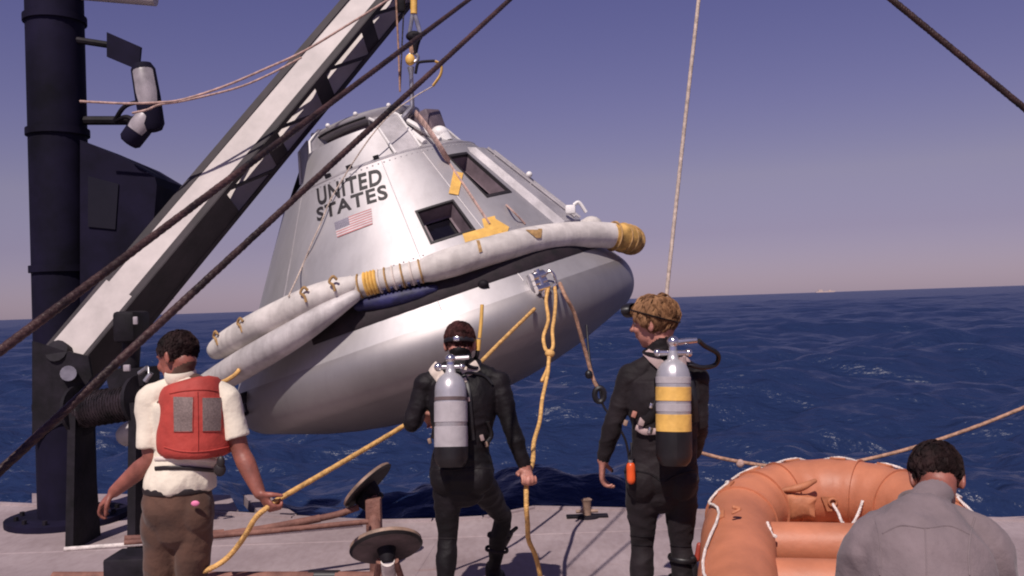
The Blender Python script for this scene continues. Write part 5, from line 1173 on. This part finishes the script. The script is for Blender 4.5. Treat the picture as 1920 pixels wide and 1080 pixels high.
# ---- man in grey shirt bending in front of the raft
def grey_man():
    d = 3.05; t = thing('person', G(1790, 1600), 'man in grey shirt crouching in front of the orange raft, seen from behind', 'person')
    g = Fig(); ref = (1, 0, 0); nk = P(1735, 946, d + .10)
    g.torso([(P(1740, 1330, d - .1), .16, .14), (P(1738, 1240, d - .12), .17, .15), (P(1735, 1120, d - .06), .17, .14), (P(1735, 1030, d), .19, .14), (P(1735, 985, d + .05), .13, .10), (P(1735, 955, d + .10), .068, .066)], ref, 2)
    shl, shr = P(1632, 1022, d + .03), P(1842, 1026, d + .03)
    for sh in (shl, shr): g.mb.limb([P(1735, 960, d + .08), nk.lerp(sh, .5), sh], [.06, .066, .068], ref=(0, 1, 0), n=20)
    ell, wrl = P(1592, 1170, d + .08), P(1640, 1230, d + .30); elr, wrr = P(1885, 1170, d + .08), P(1840, 1230, d + .30)
    g.arm(shl, ell, wrl, 1.05, (2, 1)); g.arm(shr, elr, wrr, 1.05, (2, 1))
    add_hand(g.mb, wrl, (.2, .9, -.2), (0, 0, -1), 1, 40, 1.0, 4, 20, g.seg); add_hand(g.mb, wrr, (-.2, .9, -.2), (0, 0, -1), -1, 40, 1.0, 4, 20, g.seg)
    pl = P(1738, 1300, d - .1)
    for s_ in (-1, 1):
        hp = V((pl.x + .10 * s_, pl.y, max(.35, pl.z))); kn = hp + V((.08 * s_, .36, .12)); an = V((hp.x + .1 * s_, hp.y + .22, .09))
        g.leg(hp, kn, an, .95, 3); add_foot(g.mb, an, (.2 * s_, 1), 1.0); g.seg.append((an, an + V((0, .2, -.05)), .06, 3))
    hc = P(1756, 900, d + .22); fr = head_frame(-18, 42); s = 1.0
    add_head(g.mb, hc, fr, s); g.mb.limb([nk, hc + fr @ V((0, -.03, -.05))], [.062, .058], ref=ref, n=20)
    g.seg += [(hc, hc + V((0, 0, .02)), .105, 1), (hc + fr @ V((0, .02, -.06)), hc, .08, 1), (nk, hc, .06, 1)]
    g.build([M['greycloth'], M['skin_tan'], M['greycloth'], M['trouser']], t)
    add_eyes(hc, fr, s, t)
    add_hair('hair', M['hair_d'], hc, fr, s, t, lambda y: -.055 if y < -.05 else (-.012 if y < .0 else .008 + y * .85), .008, 480, .024, .0013, .005, seed=15, wave=.2)
    mb = MB()
    mb.limb([P(1740, 1260, d - .1), P(1735, 1120, d - .05), P(1735, 1030, d + .01), P(1735, 985, d + .05), P(1735, 962, d + .09)], [(.20, .18), (.205, .175), (.212, .165), (.145, .115), (.086, .086)], ref=ref, n=36, rnd=(False, False))
    for sh, el in ((shl, ell), (shr, elr)):
        mb.ell(sh, .084); mb.limb([nk.lerp(sh, .5), sh, sh.lerp(el, .5), el, el.lerp(wrl if sh is shl else wrr, .5)], [.07, .085, .08, .072, .066], ref=(0, 1, 0), n=24, rnd=(True, False))
    def folds(c):
        q = V((c.x * 7 + c.z * 3.2, c.y * 4, c.z * 3.4 - c.x * 1.2)); a = noise.noise(q) + .35 * noise.noise(q * 2.1)
        return .020 * (.42 - abs(a)) - .003 + .008 * (.3 - abs(noise.noise(q * 2.3 + V((4, 2, 1)))))
    so = remeshed(mb, 'shirt', [M['greycloth']], t, .008, 3, None, folds); ts = bvh(so)
    for pxs in ([(1655, 1000), (1690, 985), (1735, 990), (1780, 986), (1818, 1002)], [(1640, 968), (1648, 1000), (1652, 1040), (1650, 1079)], [(1828, 970), (1820, 1000), (1816, 1040), (1818, 1079)], [(1735, 992), (1737, 1035), (1738, 1085)]):
        pp = []
        for p in spline([V((a, b, 0)) for a, b in pxs], 6):
            h, nr, _, _ = ts.ray_cast(V((0, 0, CAMH)), ray(p.x, p.y).normalized())
            if h: pp.append(h)
        if len(pp) > 3: MB().tube(pp, .0035, 6).build('shirt_seam', M['greycloth'], so)
    mb = MB(); c = P(1733, 952, d + .10); mb.tube([c + V((math.cos(x) * .078, math.sin(x) * .080, .02 * math.sin(x))) for x in np.linspace(0, 2 * math.pi, 26)], [(.028, .008)] * 26, 10, ref=(0, 0, 1)); mb.build('shirt_collar', M['greycloth'], t)
grey_man()

# ------------------------------------------------------------------ raft
def make_raft():
    apx = P(1552, 922, 5.38); yaw = R_(-14); tl = R_(9.5)
    ev = V((-math.sin(yaw) * math.cos(tl), math.cos(yaw) * math.cos(tl), math.sin(tl))); eu = V((math.cos(yaw), math.sin(yaw), 0)); ew = eu.cross(ev)
    if ew.z < 0: ew = -ew
    Q = lambda u, v, w=0.0: apx + eu * u + ev * v + ew * w
    t = thing('life_raft', V((apx.x, apx.y, 0)), 'orange inflatable raft with white grab line propped bow up on the deck', 'raft')
    HW, r = .50, .185
    course = [(-HW, -2.1), (-HW, -1.5), (-HW, -1.0), (-HW, -.62)] + [(-HW * math.cos(x), -.60 + .60 * math.sin(x) ** 1.0) for x in np.linspace(.25, math.pi - .25, 13)] + [(HW, -.62), (HW, -1.0), (HW, -1.5), (HW, -2.1)]
    pts = spline([Q(u, v) for u, v in course], 4)
    cz = Q(0, -1.1)
    mb = MB(); mb.tube(pts, [r * (1 + .012 * math.sin(i * 1.3)) for i in range(len(pts))], 36, ref=ew)
    for e, dirv in ((pts[0], -1), (pts[-1], -1)): mb.ell(e, r * .99, nu=24, nv=16)
    for i, v in enumerate(mb.v): mb.v[i] = v + (v - cz).normalized() * .006 * noise.noise(v * 4.2)
    tube_o = mb.build('side_tube', M['raft'], t, ang=80); tr = bvh(tube_o)
    for v, w, rr in ((-.66, -.035, .112), (-1.02, -.075, .12), (-1.55, -.05, .11)):
        mb = MB(); mb.limb([Q(-HW + .05, v, w), Q(0, v + .01, w), Q(HW - .05, v, w)], [rr] * 3, ref=(0, 0, 1), n=28, rnd=(False, False), sub=8); mb.build('thwart', M['raft'], t, ang=80)
    mb = MB(); mb.grid([[Q(u, v, -.14 + .01 * math.cos(u * 30)) for u in np.linspace(-HW, HW, 16)] for v in np.linspace(-2.1, -.05, 12)]); mb.build('floor', M['raft'], t)
    # seams round the tube where panels join
    for k in (16, 24, 30, 46, 54):
        c = pts[k]; d_ = (pts[k + 1] - pts[k - 1]).normalized(); a = ew - d_ * ew.dot(d_); a.normalize(); b = d_.cross(a)
        mb = MB(); mb.tube([c + (a * math.cos(x) + b * math.sin(x)) * (r + .003) for x in np.linspace(0, 2 * math.pi, 40)], [(.003, .011)] * 40, 6, ref=d_); mb.build('seam_band', M['raft'], t)
    # grab line on the outer shoulder of the tube, tied down at patches
    n = len(pts); ln = []
    for k in range(4, n - 4, 1):
        c = pts[k]; d_ = (pts[k + 1] - pts[k - 1]).normalized(); o = d_.cross(ew); o = o if o.dot(c - cz) > 0 else -o
        sw = .22 * math.sin(k * .78) + .9
        ln.append(c + (o * math.cos(sw) + ew * math.sin(sw)) * (r + .012))
        if k % 8 == 2:
            a0_ = ln[-1]; mb = MB(); mb.box(a0_ - (a0_ - c).normalized() * .008, (.085, .05, .012), Matrix((d_, (a0_ - c).normalized().cross(d_), (a0_ - c).normalized())).transposed(), bev=.004); mb.build('line_patch', M['raft2'], t)
    MB().twist(ln, .0078, .03, 5, 2).build('grab_line', M['rope_w'], t)
    # pouch and cords in the bow
    pc = tr.ray_cast(V((0, 0, CAMH)), ray(1496, 945).normalized())[0] or Q(-.2, -.2, 0)
    mb = MB(); rows = []
    for k, z in ((1.0, .0), (1.05, .035), (.92, .07), (.55, .085)):
        rows.append([pc + V((0, .02, -.02)) + eu * (.085 * k * max(-1, min(1, 1.25 * math.cos(x))) * (1 + .12 * math.sin(3 * x))) + V((0, 0, 1)) * (.075 * k * max(-1, min(1, 1.2 * math.sin(x))) + .012 * math.cos(2.6 * x)) - V((0, 1, -.2)) * z for x in np.linspace(0, 2 * math.pi, 28)[:-1]])
    mb.grid(rows, True, cap=True)
    for i, v in enumerate(mb.v): mb.v[i] = v + V((noise.noise(v * 14), noise.noise(v * 14 + V((5, 0, 0))), noise.noise(v * 14 + V((0, 9, 0))))) * .014
    mb.build('pouch', M['raft2'], t, ang=50)
    mb = MB(); mb.limb([pc + V((-.09, -.03, .085)), pc + V((.0, -.05, .10)), pc + V((.09, -.03, .13))], [.012, .022, .012], n=10); mb.build('pouch_flap', M['raft2'], t)
    h1 = tr.ray_cast(V((0, 0, CAMH)), ray(1560, 941).normalized())[0] or Q(0, -.2); h2 = tr.ray_cast(V((0, 0, CAMH)), ray(1616, 938).normalized())[0] or Q(.2, -.2)
    mb = MB(); mb.tube([h1 + V((.022 * math.cos(x), -.012, .02 * math.sin(x))) for x in np.linspace(0, 2 * math.pi, 16)], .007, 8); mb.prism([h1 + V((x, -.004, z)) for x, z in ((-.06, .03), (.06, .03), (.03, -.05), (-.03, -.05))], (0, .01, 0)); mb.build('ring_patch', M['raft2'], t)
    MB().twist(spline([h1 + V((0, -.015, -.01)), P(1572, 962, h1.y - .12), P(1580, 980, h1.y - .25), P(1596, 984, h1.y - .28), P(1607, 968, h1.y - .15), h2 + V((0, -.012, 0))], 6), .0085, .035, 5, 2).build('bow_cord', M['rope_w'], t)
    mb = MB(); a0_ = P(1442, 985, 4.72); 
    MB().twist(spline([P(1438, 980, 4.74), P(1443, 992, 4.71), P(1446, 1003, 4.70), P(1456, 1006, 4.69)], 4), .011, .04, 5, 2).build('thwart_tie', M['rope_w'], t)
    mb.limb([P(1376, 951, 4.62), P(1386, 954, 4.62)], [.010, .010], n=8); mb.limb([P(1374, 962, 4.61), P(1386, 956, 4.61)], [.007, .007], n=8); mb.build('valve_cap', M['raft2'], t)
    # crate under the bow
    c = Q(.02, -.50, -.19); ct = thing('wooden_crate', V((c.x, c.y, 0)), 'low wooden crate propping up the bow of the orange raft', 'crate')
    hz = c.z - .16
    for k in range(4):
        mb = MB(); mb.box(V((c.x, c.y - .3 + k * .2, hz - .012)), (.9, .185, .022), bev=.004); mb.build('plank', M['wood'], ct, smooth=False)
        for s_ in (-1, 1):
            mb = MB(); mb.box(V((c.x, c.y + .41 * s_, .05 + k * (hz - .06) / 4)), (.9, .02, max(.04, (hz - .06) / 4 - .012)), bev=.004); mb.build('plank', M['wood'], ct, smooth=False)
    for sx in (-1, 1):
        for s_ in (-1, 1):
            mb = MB(); mb.box(V((c.x + .42 * sx, c.y + .37 * s_, (hz - .024) / 2)), (.05, .05, hz - .026)); mb.build('corner_post', M['wood'], ct, smooth=False)
make_raft()
